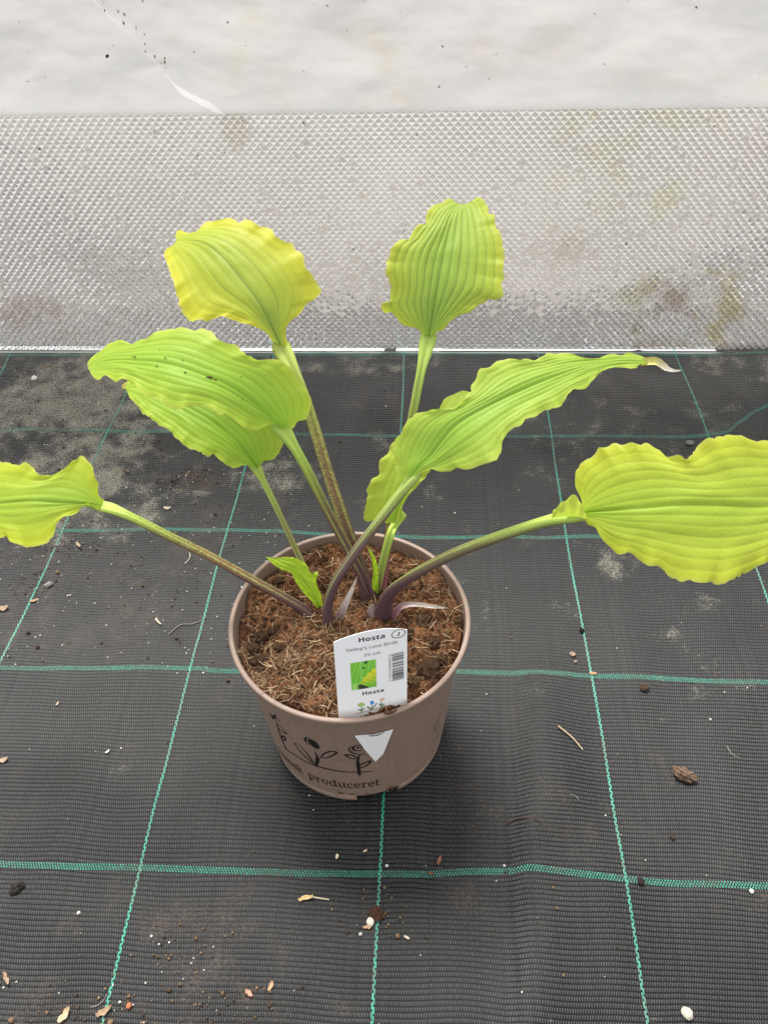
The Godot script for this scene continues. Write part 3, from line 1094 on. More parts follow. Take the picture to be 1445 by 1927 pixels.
		if k == "L3":
			# grime and a small dark insect sitting on the blade
			var at: PackedVector3Array = b.mesh.surface_get_arrays(0)[Mesh.ARRAY_VERTEX]
			var g := Shape.new()
			for q in [[0.36, 0.02, 0.0030], [0.34, 0.01, 0.0016], [0.56, 0.12, 0.0011], [0.58, -0.12, 0.0012], [0.50, 0.18, 0.0010], [0.70, 0.10, 0.0013], [0.72, 0.14, 0.0009], [0.45, -0.10, 0.0013], [0.62, 0.35, 0.0008], [0.30, 0.30, 0.0008], [0.66, -0.30, 0.0008], [0.22, -0.20, 0.0008]]:
				var i0 := g.v.size()
				var where := at[int(q[0] * 129.0) * 85 + int(42.0 + q[1] * 42.0)]
				var l := lump_mesh(Vector3(q[2] * 1.6, q[2] * 0.5, q[2] * 0.7), 0.3, q[0] * 9.0, Color(0.03, 0.025, 0.012), Color(0.10, 0.08, 0.03), 7, 5).surface_get_arrays(0)
				for w in l[Mesh.ARRAY_VERTEX].size():
					g.add(l[Mesh.ARRAY_VERTEX][w] + where + Vector3(0, 0.0005, 0.0003), l[Mesh.ARRAY_COLOR][w])
				for w in l[Mesh.ARRAY_VERTEX].size() / 3:
					g.tri(i0 + w * 3, i0 + w * 3 + 1, i0 + w * 3 + 2)
			part("grime_specks", g.mesh(), mat(0.8, 0.3), b).set_meta("kind", "stuff")
		if k == "L8":
			part("basal_fold", fold_mesh(), lm, b)
	var y1 := {"flesh": Color(0.42, 0.62, 0.04), "heart": Color(0.32, 0.54, 0.06), "rim": Color(0.45, 0.63, 0.04), "veins": 4.0, "ridge": 0.0004, "seed": 11.0, "ruffle": 0.0012, "scallop": 0.0, "ns": 70, "nt": 20, "keep": true}
	var ya := part("young_leaf", blade("Y1", y1), lm, o)
	ya.set_meta("label", "small furled young leaf opening above the soil")
	var yb := part("young_leaf", blade("Y2", y1), lm, o)
	yb.set_meta("label", "narrow pointed new shoot between the purple stalks")
	# papery bracts round the two shoots
	var bm := mat(0.6, 0.4)
	bm.backlight_enabled = true
	bm.backlight = Color(0.3, 0.3, 0.3).linear_to_srgb()
	var mauve := Color(0.155, 0.095, 0.105)
	var straw := Color(0.62, 0.56, 0.52)
	part("bract", strip([Vector3(-0.0705, 0.134, -0.4010), Vector3(-0.0690, 0.142, -0.4030), Vector3(-0.0645, 0.155, -0.4055), Vector3(-0.0570, 0.171, -0.4110), Vector3(-0.0505, 0.1865, -0.4150)], [0.007, 0.0085, 0.0062, 0.0035, 0.0004], 0.25, Vector3(0.2, 0.3, 0.9), Color(0.22, 0.135, 0.135), straw), bm, o)
	part("bract", strip([Vector3(-0.0390, 0.131, -0.4075), Vector3(-0.0395, 0.139, -0.4085), Vector3(-0.0405, 0.148, -0.4110), Vector3(-0.0395, 0.1565, -0.4135)], [0.0085, 0.0100, 0.0090, 0.0028], -0.35, Vector3(-0.1, 0.4, 0.9), Color(0.20, 0.125, 0.13), Color(0.32, 0.24, 0.23)), bm, o)
	part("bract", strip([Vector3(-0.0320, 0.133, -0.4080), Vector3(-0.0265, 0.142, -0.4095), Vector3(-0.0180, 0.153, -0.4140), Vector3(-0.0060, 0.1550, -0.4150), Vector3(0.0070, 0.1525, -0.4150), Vector3(0.0195, 0.1508, -0.4150)], [0.006, 0.007, 0.005, 0.0036, 0.0028, 0.0003], 0.3, Vector3(0, 0.8, 0.6), Color(0.24, 0.11, 0.13), straw), bm, o)
	part("bract", strip([Vector3(-0.0735, 0.130, -0.3960), Vector3(-0.0765, 0.138, -0.4000), Vector3(-0.0810, 0.1435, -0.4055), Vector3(-0.0870, 0.1450, -0.4085)], [0.0055, 0.0058, 0.0040, 0.0004], 0.3, Vector3(-0.2, 0.7, 0.7), Color(0.16, 0.09, 0.09), straw), bm, o)


func fold_mesh() -> ArrayMesh:
	# the winged foot of the blade, curled upward along the stalk
	var s := Shape.new()
	var a := [Vector3(0.0983, 0.2945, -0.3715), Vector3(0.0906, 0.2945, -0.3710), Vector3(0.0840, 0.2940, -0.3712), Vector3(0.0775, 0.2915, -0.3720)]
	var b := [Vector3(0.0961, 0.3084, -0.3620), Vector3(0.0915, 0.3165, -0.3640), Vector3(0.0883, 0.3205, -0.3665), Vector3(0.0828, 0.3130, -0.3690), Vector3(0.0785, 0.3040, -0.3715)]
	var pa := spline(PackedVector3Array(a), 30)
	var pb := spline(PackedVector3Array(b), 30)
	for k in 30:
		for i in 13:
			var f := i / 12.0
			var p := pa[k].lerp(pb[k], f)
			p += Vector3(-0.1, 0.25, 0.95) * (0.0065 * sin(PI * f * 0.9) + 0.0012 * f * sin(k * 0.75))
			if f > 0.85:
				p += Vector3(0.1, -0.1, 0.6) * (f - 0.85) * 0.022
			s.add(p, Color(0.40, 0.55, 0.07).lerp(Color(0.58, 0.64, 0.12), f))
	s.quads(0, 13, 30)
	return s.mesh()


# ---------------------------------------------------------------- the label
var lab_o := Vector3(-0.0595, 0.143, -0.3195)
var lab_x := Vector3.RIGHT
var lab_y := Vector3.UP
var lab_n := Vector3.BACK
var lab_w := 0.0495
var lab_h := 0.0645


func on_label(u: float, v: float, proud := 0.0) -> Vector3:
	var bow := 0.0016 * (1.0 - pow(2.0 * u - 1.0, 2.0))
	return lab_o + lab_x * u * lab_w * (1.0 + 0.03 * v) + lab_x * (-0.0006 * v) + lab_y * v * lab_h + lab_n * (proud + bow)


func label_stroke(s: Shape, line: Array, wide: float, c: Color, proud := 0.00012) -> void:
	var raw := PackedVector3Array()
	for q in line:
		raw.append(Vector3(q.x * lab_w, q.y * lab_h, 0))
	var path := spline(raw, maxi(8, line.size() * 6))
	var i0 := s.v.size()
	var n := path.size()
	for k in n:
		var t := (path[mini(k + 1, n - 1)] - path[maxi(k - 1, 0)]).normalized()
		for e in [-0.5, 0.5]:
			var p: Vector3 = path[k] + Vector3(-t.y, t.x, 0) * wide * e
			s.add(on_label(p.x / lab_w, p.y / lab_h, proud), c)
	s.quads(i0, 2, n)


func label_patch(s: Shape, u0: float, v0: float, u1: float, v1: float, c: Color, proud := 0.00012) -> void:
	var i0 := s.v.size()
	for v in [v0, v1]:
		for k in 5:
			var u := lerpf(u0, u1, k / 4.0)
			s.add(on_label(u, v, proud), c, Vector2(k / 4.0, 1.0 if v == v0 else 0.0))
	s.quads(i0, 5, 2)


func label_text(parent: Node, text: String, u0: float, u1: float, v0: float, cap: float, m: Material, bold := false) -> void:
	var s := text_shape(text, "Droid Sans", func(q: Vector2) -> Vector3: return on_label(lerpf(u0, u1, q.x), v0 + q.y * cap, 0.00012), bold)
	part("printed_line", s.mesh(), m, parent)


func leaf_print() -> ImageTexture:
	# the small colour print: green leaves and one yellow-edged leaf
	var im := Image.create(96, 112, false, Image.FORMAT_RGB8)
	for y in 112:
		for x in 96:
			var u := x / 96.0
			var v := y / 112.0
			var g := n_fine.get_noise_2d(x * 3.0, y * 3.0)
			var rib := 0.5 + 0.5 * sin((u * 9.0 + v * 3.0) * TAU * 0.6)
			var c := Color(0.12, 0.42, 0.04).lerp(Color(0.26, 0.62, 0.07), clampf(rib * 0.5 + g * 0.5 + 0.3 * (1.0 - v), 0.0, 1.0))
			if absf(u - 0.38 - 0.04 * sin(v * 5.0)) < 0.015 and v < 0.6:
				c = Color(0.34, 0.64, 0.18)
			# the yellow-edged leaf rising from the lower middle to the right edge
			var du := clampf((u - 0.36) / 0.64, 0.0, 1.0)
			var rise := 0.78 - 0.52 * pow(du, 0.75) + 0.03 * sin(du * 22.0)
			var low := 0.80 + 0.14 * sin(PI * minf(du * 0.8, 1.0))
			if u > 0.36 and v > rise and v < low:
				c = Color(0.70, 0.64, 0.03).lerp(Color(0.16, 0.46, 0.04), clampf((v - rise) / maxf(low - rise, 0.01) * 1.15 - 0.1 + 0.2 * sin((v - 0.5 * u) * 40.0), 0.0, 1.0))
			elif v > 0.82 and u > 0.26 + 0.1 * g and u < 0.66:
				c = Color(0.03, 0.05, 0.02)
			elif v > 0.76 and u < 0.30:
				c = c.lerp(Color(0.36, 0.66, 0.16), 0.7)
			elif Vector2(u - 0.50, (v - 0.24) * 1.4).length() < 0.05 + 0.03 * g or Vector2((u - 0.60) * 0.7, v - 0.05).length() < 0.05:
				c = Color(0.03, 0.10, 0.02)
			im.set_pixel(x, y, c.linear_to_srgb())
	return ImageTexture.create_from_image(im)


func build_label() -> void:
	var br := Vector3(-0.0110, 0.143, -0.3310)
	var tl := Vector3(-0.0608, 0.2046, -0.3395)
	lab_x = (br - lab_o).normalized()
	lab_y = (tl + lab_x * 0.0006 - lab_o).normalized()
	lab_n = lab_x.cross(lab_y).normalized()
	var o := thing("plant_label", "white plastic plant label with barcode stuck in the front of the pot", "label", Vector3.ZERO)
	var card := mat(0.36, 0.5, Color(0.80, 0.80, 0.815), false)
	var s := Shape.new()
	var nu := 41
	for side in 2:
		for j in 3:
			for i in nu:
				var u := i / (nu - 1.0)
				var arc := 1.0 + 0.083 * (1.0 - pow((u - 0.54) / 0.54, 2.0)) if u < 0.54 else 1.0 + 0.083 * (1.0 - pow((u - 0.54) / 0.46, 2.0) * 1.0)
				var v: float = [-0.03, 0.5, arc][j]
				s.add(on_label(u, v, 0.0 if side == 0 else -0.0005))
	s.quads(0, nu, 3)
	s.quads(nu * 3, nu, 3, false, true)
	for i in nu - 1:
		var a := 2 * nu + i
		s.tri(a, a + nu * 3, a + 1); s.tri(a + 1, a + nu * 3, a + nu * 3 + 1)
	for e in [0, nu - 1]:
		for j in 2:
			var a: int = j * nu + e
			s.tri(a, a + nu, a + nu * 3); s.tri(a + nu, a + nu + nu * 3, a + nu * 3)
	part("card", s.mesh(false), card, o)
	var ink := mat(0.5, 0.4, Color(0.022, 0.016, 0.024), false)
	label_text(o, "Hosta", 0.335, 0.690, 0.962, 0.056, ink, true)
	label_text(o, "Valley's Love Birds", 0.155, 0.865, 0.862, 0.037, ink)
	label_text(o, "25 cm", 0.395, 0.622, 0.772, 0.034, ink)
	label_text(o, "Hosta", 0.355, 0.660, 0.266, 0.044, ink, true)
	var ring := Shape.new()
	var oval := []
	for k in 25:
		oval.append(Vector2(0.877 + 0.093 * cos(TAU * k / 24.0), 0.978 + 0.050 * sin(TAU * k / 24.0)))
	label_stroke(ring, oval, 0.00055, Color.WHITE)
	part("printed_oval", ring.mesh(), ink, o)
	var jay := Shape.new()
	label_stroke(jay, [Vector2(0.886, 1.000), Vector2(0.886, 0.975), Vector2(0.881, 0.960), Vector2(0.868, 0.958), Vector2(0.859, 0.966)], 0.0007, Color.WHITE)
	part("printed_letter", jay.mesh(), ink, o)
	var pic := Shape.new()
	label_patch(pic, 0.205, 0.352, 0.558, 0.712, Color.WHITE)
	var pm := mat(0.4, 0.5, Color.WHITE, false)
	pm.albedo_texture = leaf_print()
	part("leaf_picture", pic.mesh(), pm, o)
	var bars := Shape.new()
	rng.seed = 12
	var v := 0.380
	while v < 0.735:
		var t := [0.0035, 0.0035, 0.007, 0.0105][rng.randi() % 4] as float
		var guard := v < 0.387 or v > 0.724
		label_patch(bars, 0.770 if guard else 0.785, v, 0.952, minf(v + t, 0.738), Color.WHITE)
		v += t + [0.0035, 0.0035, 0.007, 0.0105][rng.randi() % 4]
	part("barcode", bars.mesh(), ink, o)
	var digits := text_shape("5708869470477", "Droid Sans", func(q: Vector2) -> Vector3: return on_label(0.738 + 0.030 * (1.0 - q.y) , 0.732 - q.x * 0.345, 0.00012))
	for k in range(0, digits.ix.size(), 3):
		var w := digits.ix[k + 1]
		digits.ix[k + 1] = digits.ix[k + 2]
		digits.ix[k + 2] = w
	part("barcode_number", digits.mesh(), ink, o)
	# three little drawn flowers on one line
	var fl := Shape.new()
	var stem := Color(0.13, 0.24, 0.11)
	label_stroke(fl, [Vector2(0.255, 0.030), Vector2(0.45, 0.045), Vector2(0.66, 0.058)], 0.0005, Color(0.36, 0.17, 0.13), 0.00010)
	label_stroke(fl, [Vector2(0.335, 0.030), Vector2(0.333, 0.08), Vector2(0.330, 0.13)], 0.0006, stem)
	for k in 7:
		var a := 0.2 + k * 0.45
		label_stroke(fl, [Vector2(0.330, 0.125), Vector2(0.330 + 0.055 * cos(a), 0.125 + 0.045 * sin(a))], 0.0012, Color(0.33, 0.50, 0.14), 0.00014)
	label_stroke(fl, [Vector2(0.333, 0.055), Vector2(0.300, 0.080), Vector2(0.290, 0.072)], 0.0009, stem, 0.00016)
	label_stroke(fl, [Vector2(0.333, 0.055), Vector2(0.360, 0.085), Vector2(0.372, 0.082)], 0.0009, stem, 0.00016)
	label_stroke(fl, [Vector2(0.470, 0.045), Vector2(0.480, 0.09), Vector2(0.485, 0.13)], 0.0006, stem)
	label_stroke(fl, [Vector2(0.475, 0.050), Vector2(0.435, 0.085), Vector2(0.410, 0.105)], 0.0011, stem, 0.00016)
	label_stroke(fl, [Vector2(0.476, 0.055), Vector2(0.515, 0.090), Vector2(0.555, 0.130)], 0.0011, Color(0.20, 0.32, 0.22), 0.00016)
	label_stroke(fl, [Vector2(0.462, 0.145), Vector2(0.508, 0.150)], 0.0028, Color(0.03, 0.24, 0.62), 0.00018)
	label_stroke(fl, [Vector2(0.618, 0.055), Vector2(0.622, 0.10), Vector2(0.625, 0.15)], 0.0006, stem)
	label_stroke(fl, [Vector2(0.596, 0.160), Vector2(0.63, 0.168), Vector2(0.668, 0.166)], 0.0018, Color(0.70, 0.42, 0.27), 0.00018)
	label_stroke(fl, [Vector2(0.620, 0.075), Vector2(0.595, 0.105), Vector2(0.585, 0.115)], 0.0010, stem, 0.00016)
	label_stroke(fl, [Vector2(0.620, 0.075), Vector2(0.648, 0.095), Vector2(0.66, 0.10)], 0.0010, stem, 0.00016)
	part("printed_flowers", fl.mesh(), mat(0.5, 0.4), o)
	# the pointed foot of the label shows again below the rim
	var tip := Shape.new()
	var out := [Vector2(0.1000, 0.1214), Vector2(0.26, 0.1196), Vector2(0.4250, 0.1190), Vector2(0.3279, 0.0896), Vector2(0.2565, 0.0815), Vector2(0.1835, 0.0985)]
	for side in 2:
		var c0 := tip.add(POT + on_pot(0.26, 0.112, pot_r(0.121) - pot_r(0.112) + 0.0018 - side * 0.0005))
		for q in out:
			tip.add(POT + on_pot(q.x, q.y, pot_r(0.121) - pot_r(q.y) + 0.0016 - side * 0.0005))
		for k in out.size():
			var a := c0 + 1 + k
			var b := c0 + 1 + (k + 1) % out.size()
			if side == 0:
				tip.tri(c0, a, b)
			else:
				tip.tri(c0, b, a)
	var n1 := out.size() + 1
	for k in out.size():
		var a := 1 + k
		var b := 1 + (k + 1) % out.size()
		tip.tri(a, a + n1, b); tip.tri(b, a + n1, b + n1)
	part("pointed_foot", tip.mesh(false), card, o)
	var marks := Shape.new()
	for q in [[0.215, 0.1212, 0.235, 0.1195], [0.237, 0.1200, 0.262, 0.1188], [0.265, 0.1190, 0.290, 0.1183], [0.294, 0.1188, 0.318, 0.1192], [0.322, 0.1196, 0.345, 0.1206]]:
		pot_stroke(marks, [Vector2(q[0], q[1]), Vector2((q[0] + q[2]) / 2, (q[1] + q[3]) / 2 + 0.0004), Vector2(q[2], q[3])], [0.0005, 0.0009, 0.0005])
	for k in marks.v.size():
		var p := marks.v[k]
		var r := Vector2(p.x, p.z).length()
		marks.v[k] = POT + Vector3(p.x * (r + 0.0021) / r, p.y, p.z * (r + 0.0021) / r)
	part("printed_arc", marks.mesh(), ink, o)


# ---------------------------------------------------------------- what lies about
func build_litter() -> void:
	var rough := mat(0.9, 0.25)
	var leafy := mat(0.6, 0.4)
	var brown := Color(0.10, 0.058, 0.036)
	var tan_c := Color(0.34, 0.24, 0.14)
	var pale := Color(0.62, 0.52, 0.38)
	var white := Color(0.66, 0.63, 0.58)
	# lumps: name, label, category, x, z, size, turn, roughness, two colours
	var lumps := [
		["bark_chip", "rough brown bark chunk alone on the fabric beside the pale straw", "bark", 0.2215, -0.3599, Vector3(0.0185, 0.009, 0.0115), -0.5, 0.45, Color(0.075, 0.05, 0.036), Color(0.19, 0.13, 0.09)],
		["white_stone", "whitish pebble, the largest pale stone on the bare fabric", "stone", 0.1846, -0.1795, Vector3(0.0072, 0.005, 0.0088), 0.4, 0.18, Color(0.42, 0.39, 0.33), Color(0.62, 0.58, 0.50)],
		["perlite_grain", "round white perlite grain touching a dark soil clump on the green line", "perlite", -0.0375, -0.2325, Vector3(0.0058, 0.0052, 0.0066), 0.2, 0.10, Color(0.60, 0.50, 0.42), Color(0.74, 0.66, 0.58)],
		["soil_clump", "dark brown soil clump lying across the middle green line", "soil", -0.0330, -0.2385, Vector3(0.0095, 0.006, 0.0105), 0.1, 0.5, Color(0.035, 0.018, 0.012), Color(0.09, 0.045, 0.03)],
		["grey_stone", "flat grey stone chip beside the green line near the cut leaf", "stone", -0.3978, -0.5615, Vector3(0.0085, 0.0045, 0.0070), 0.7, 0.25, Color(0.16, 0.15, 0.14), Color(0.27, 0.26, 0.25)],
		["dark_stone", "dark grey stone above the largest leaf by a line crossing", "stone", 0.3258, -0.8102, Vector3(0.0095, 0.005, 0.0065), 0.0, 0.25, Color(0.13, 0.13, 0.13), Color(0.26, 0.25, 0.24)],
		["soil_clod", "small dark brown clod just below the horizontal green stripe", "soil", 0.2044, -0.4475, Vector3(0.0075, 0.0055, 0.0070), 0.3, 0.45, Color(0.04, 0.025, 0.018), Color(0.13, 0.08, 0.055)],
		["dark_clod", "nearly black crumbly clod near the lower stripe at the fabric's edge", "soil", -0.3160, -0.2489, Vector3(0.0105, 0.005, 0.0075), 0.8, 0.5, Color(0.018, 0.016, 0.014), Color(0.05, 0.042, 0.036)],
		["red_ball", "small orange-red bead next to a slanting green line", "bead", -0.2044, -0.1699, Vector3(0.0038, 0.0036, 0.0042), 0.0, 0.1, Color(0.42, 0.12, 0.06), Color(0.50, 0.19, 0.10)],
		["stone_flake", "dark flat stone chip under the shaded leaf", "stone", -0.2080, -0.7620, Vector3(0.0120, 0.004, 0.0070), 0.4, 0.3, Color(0.14, 0.13, 0.12), Color(0.24, 0.22, 0.21)],
		["white_pebble", "bright white pebble on the dirty fabric close to the panel", "stone", -0.5488, -0.9413, Vector3(0.0075, 0.0055, 0.0090), 0.1, 0.2, Color(0.55, 0.53, 0.50), Color(0.74, 0.72, 0.69)],
		["black_crumb", "tiny black crumb on the fabric beyond the stalk of the largest leaf", "soil", 0.1560, -0.5140, Vector3(0.0048, 0.004, 0.0045), 0.0, 0.4, Color(0.01, 0.01, 0.01), Color(0.03, 0.03, 0.028)],
		["brown_crumb", "small brown crumb beside the crossing of two green lines", "soil", 0.1690, -0.2690, Vector3(0.0050, 0.004, 0.0055), 0.0, 0.4, Color(0.02, 0.018, 0.017), Color(0.06, 0.04, 0.04)],
		["pale_grit", "small whitish grit grain on the smooth grey fabric", "stone", 0.2520, -0.2650, Vector3(0.0034, 0.003, 0.0034), 0.0, 0.15, white, Color(0.74, 0.72, 0.69)],
	]
	for q in lumps:
		var sz: Vector3 = q[5]
		var l := part(q[0], lump_mesh(sz, q[7], q[3] * 57.0 + q[4] * 13.0, q[8], q[9], 26, 18), rough)
		l.position = Vector3(q[3], lift(q[3], q[4]) + sz.y * 0.38, q[4])
		l.rotation.y = q[6]
		tag(l, q[1], q[2])
	# flakes: name, label, category, x, z, length, width, bend, turn, colours
	var flakes := [
		["wood_chip", "tan wood chip just under the white perlite grain", "wood chip", -0.0394, -0.2290, 0.0085, 0.0034, 0.0008, 0.25, Color(0.36, 0.20, 0.12), Color(0.50, 0.32, 0.20)],
		["dry_leaf", "curled straw-coloured dry leaf scrap below the lower stripe", "dry leaf", -0.0880, -0.2485, 0.0150, 0.0048, 0.0020, 0.2, Color(0.48, 0.32, 0.13), Color(0.62, 0.46, 0.23)],
		["leaf_scrap", "reddish brown leaf scrap standing just above the lower stripe", "dry leaf", 0.0143, -0.2815, 0.0095, 0.0045, 0.0015, 1.3, Color(0.14, 0.06, 0.035), Color(0.24, 0.11, 0.065)],
		["stripe_scrap", "dark red scrap lying on the lower green stripe", "dry leaf", 0.0080, -0.2714, 0.0068, 0.0036, 0.0008, -0.3, Color(0.10, 0.045, 0.03), Color(0.18, 0.08, 0.05)],
		["pale_seed", "pale cream seed alone on the dark fabric in front of the pot", "seed", -0.0671, -0.2820, 0.0052, 0.0030, 0.0006, 1.4, Color(0.66, 0.55, 0.36), Color(0.76, 0.66, 0.47)],
		["seed_husk", "peach seed husk between the pale seed and a green line", "seed", -0.0448, -0.2870, 0.0050, 0.0022, 0.0005, 0.6, Color(0.52, 0.36, 0.24), Color(0.66, 0.50, 0.36)],
		["orange_chip", "larger orange wood chip close to the bottom of the view", "wood chip", -0.1211, -0.1817, 0.0085, 0.0042, 0.0008, -0.6, Color(0.40, 0.19, 0.12), Color(0.52, 0.27, 0.18)],
		["split_chip", "upright tan chip beside the orange wood chip", "wood chip", -0.1065, -0.1867, 0.0085, 0.0040, 0.0010, 1.2, Color(0.36, 0.20, 0.12), Color(0.48, 0.29, 0.18)],
		["bent_husk", "bent brown husk at the lower corner of the fabric", "husk", -0.2997, -0.1850, 0.0135, 0.0034, 0.0022, -0.9, Color(0.24, 0.16, 0.10), Color(0.38, 0.27, 0.18)],
		["wood_splinter", "knotted tan splinter on the fabric by the lower end of a green line", "wood chip", -0.2490, -0.1630, 0.0140, 0.0065, 0.0028, 1.1, Color(0.36, 0.26, 0.16), Color(0.54, 0.42, 0.28)],
		["bark_strip", "ragged brown strip lying over the lower end of a slanting green line", "bark", -0.2210, -0.1663, 0.0150, 0.0052, 0.0024, 0.6, Color(0.22, 0.14, 0.08), Color(0.38, 0.26, 0.16)],
		["crossing_chip", "orange-brown chip resting on a crossing of green lines", "wood chip", 0.1598, -0.4629, 0.0090, 0.0036, 0.0012, 0.05, Color(0.34, 0.17, 0.09), Color(0.50, 0.30, 0.19)],
		["dusty_flake", "dull brown flake above the chip on the green crossing", "bark", 0.1435, -0.4846, 0.0075, 0.0055, 0.0012, -0.5, Color(0.20, 0.14, 0.10), Color(0.31, 0.23, 0.18)],
		["small_flake", "tiny brown flake under the dull brown flake", "bark", 0.1451, -0.4762, 0.0040, 0.0024, 0.0006, 0.0, Color(0.24, 0.17, 0.12), Color(0.34, 0.25, 0.19)],
		["white_chip", "slim pale chip on the open fabric beside the pot and a green line", "wood chip", -0.2787, -0.3693, 0.0055, 0.0022, 0.0004, 0.9, Color(0.60, 0.53, 0.44), Color(0.72, 0.66, 0.57)],
		["cream_husk", "whitish husk with a dark tip on the fabric before the pot", "husk", -0.0097, -0.2230, 0.0062, 0.0026, 0.0008, -0.4, Color(0.42, 0.30, 0.20), Color(0.66, 0.56, 0.44)],
		["edge_husk", "tan husk at the very edge near the second stripe", "husk", -0.3673, -0.3569, 0.0100, 0.0058, 0.0016, 0.4, Color(0.28, 0.20, 0.13), Color(0.42, 0.31, 0.21)],
		["curly_husk", "crumpled tan husk at the fabric's edge by the cut leaf", "husk", -0.4330, -0.5280, 0.0130, 0.0080, 0.0026, 0.3, Color(0.22, 0.16, 0.10), Color(0.36, 0.26, 0.17)],
		["line_husk", "tan fragment next to a slanting green line near the grey stone", "husk", -0.4050, -0.5395, 0.0120, 0.0040, 0.0014, 0.3, Color(0.26, 0.17, 0.10), Color(0.40, 0.27, 0.17)],
		["pale_husk", "pinkish husk on the fabric between cut leaf and stalk", "husk", -0.2980, -0.6810, 0.0110, 0.0055, 0.0012, 0.0, Color(0.32, 0.26, 0.21), Color(0.46, 0.39, 0.33)],
		["forked_scrap", "forked tan scrap under the stalk of the cut leaf", "dry leaf", -0.3833, -0.6197, 0.0130, 0.0040, 0.0020, -0.8, Color(0.30, 0.22, 0.14), Color(0.44, 0.34, 0.23)],
		["dark_twig", "short dark twig lying near the foot of the panel", "twig", -0.5414, -0.9731, 0.0240, 0.0050, 0.0020, 0.35, Color(0.12, 0.09, 0.06), Color(0.22, 0.17, 0.11)],
		["yellow_seed", "small yellowish seed on the fabric above the second stripe", "seed", -0.3392, -0.4160, 0.0048, 0.0022, 0.0005, 1.3, Color(0.42, 0.34, 0.20), Color(0.55, 0.46, 0.30)],
	]
	for q in flakes:
		var l := part(q[0], flake_mesh(q[5] * 0.78, q[6] * 0.78, q[7] * 0.78, 0.0005, q[3] * 71.0 + q[4] * 29.0, q[9], q[10]), leafy)
		l.position = Vector3(q[3], lift(q[3], q[4]) + 0.0009, q[4])
		l.rotation = Vector3(0.08, q[8], 0.05)
		tag(l, q[1], q[2])
	var straws := [
		["straw_piece", "thin pale straw piece lying slanted between pot and bark chunk", "straw", [Vector2(0.1195, -0.4005), Vector2(0.1310, -0.3905), Vector2(0.1390, -0.3800)], 0.0011, Color(0.34, 0.27, 0.18), Color(0.44, 0.36, 0.25)],
		["root_thread", "thin curved root thread beside the pot below the cut leaf's stalk", "root", [Vector2(-0.2540, -0.4990), Vector2(-0.2450, -0.5120), Vector2(-0.2330, -0.5140), Vector2(-0.2200, -0.5230)], 0.0006, Color(0.20, 0.18, 0.15), Color(0.27, 0.25, 0.21)],
		["pale_root", "short pale hooked root left of the pot and the slanting green line", "root", [Vector2(-0.2715, -0.5180), Vector2(-0.2680, -0.5140), Vector2(-0.2645, -0.5110)], 0.0012, Color(0.55, 0.47, 0.38), Color(0.66, 0.58, 0.49)],
		["red_root", "dark red thread on the fabric ridge in front of the pot", "root", [Vector2(0.0680, -0.3120), Vector2(0.0800, -0.3160), Vector2(0.0930, -0.3120), Vector2(0.1000, -0.3060)], 0.0005, Color(0.06, 0.028, 0.024), Color(0.10, 0.05, 0.042)],
		["forked_straw", "forked pale stem beside the curled dry leaf scrap", "stem", [Vector2(-0.0850, -0.2500), Vector2(-0.0780, -0.2490), Vector2(-0.0700, -0.2480)], 0.0007, Color(0.52, 0.44, 0.30), Color(0.60, 0.52, 0.38)],
		["hooked_root", "hooked grey root hair on the fabric under the cut leaf's stalk", "root", [Vector2(-0.2575, -0.6120), Vector2(-0.2555, -0.6050), Vector2(-0.2580, -0.5980), Vector2(-0.2600, -0.5960)], 0.0007, Color(0.40, 0.36, 0.30), Color(0.50, 0.46, 0.38)],
	]
	for q in straws:
		var path := PackedVector3Array()
		for p in q[3]:
			path.append(Vector3(p.x, lift(p.x, p.y) + q[4] + 0.0004, p.y))
		var s := Shape.new()
		tube_into(s, spline(path, 14), q[4], q[4] * 0.6, 6, q[5], q[6])
		tag(part(q[0], s.mesh(), leafy), q[1], q[2])
	# a crumb of soil on the rim at the foot of the label
	var rc := part("rim_crumb", flake_mesh(0.0095, 0.0026, 0.0012, 0.0010, 4.4, Color(0.06, 0.028, 0.016), Color(0.13, 0.06, 0.035)), rough)
	rc.position = Vector3(-0.0225, 0.1508, -0.3195)
	rc.rotation.y = 0.25
	tag(rc, "reddish soil crumb on the pot rim at the foot of the label", "soil")
	# uncountable: white grit, brown dust crumbs and hairs
	rng.seed = 99
	var grit := MultiMesh.new()
	grit.transform_format = MultiMesh.TRANSFORM_3D
	grit.use_colors = true
	grit.mesh = lump_mesh(Vector3.ONE, 0.3, 2.0, Color(0.85, 0.85, 0.85), Color.WHITE, 8, 6)
	var n := 1900
	grit.instance_count = n
	for k in n:
		var x := rng.randf_range(-0.72, 0.68)
		var z := rng.randf_range(-1.0, -0.12)
		var dirty := smoothstep(-0.02, -0.45, x) * smoothstep(-0.35, -0.75, z) + 0.5 * smoothstep(-0.12, -0.3, x) * smoothstep(-0.28, -0.16, z)
		if rng.randf() > 0.22 + dirty:
			x = rng.randf_range(-0.60, -0.16)
			z = rng.randf_range(-0.98, -0.45)
		if k % 5 == 0:
			# gathered where soil was spilt
			var heap: Vector3 = [Vector3(-0.294, 0, -0.731), Vector3(-0.270, 0, -0.735), Vector3(-0.205, 0, -0.165), Vector3(-0.245, 0, -0.160), Vector3(-0.13, 0, -0.175), Vector3(-0.18, 0, -0.205), Vector3(-0.41, 0, -0.56), Vector3(-0.40, 0, -0.62), Vector3(-0.033, 0, -0.236)][(k / 5) % 9]
			x = heap.x + 0.017 * rng.randfn()
			z = heap.z + 0.010 * rng.randfn()
		var pale_one := rng.randf() < (0.42 if k % 5 else 0.12)
		var sz := rng.randf_range(0.0006, 0.0016) * (1.7 if rng.randf() < 0.08 else 1.0) * (1.0 if pale_one else 1.5)
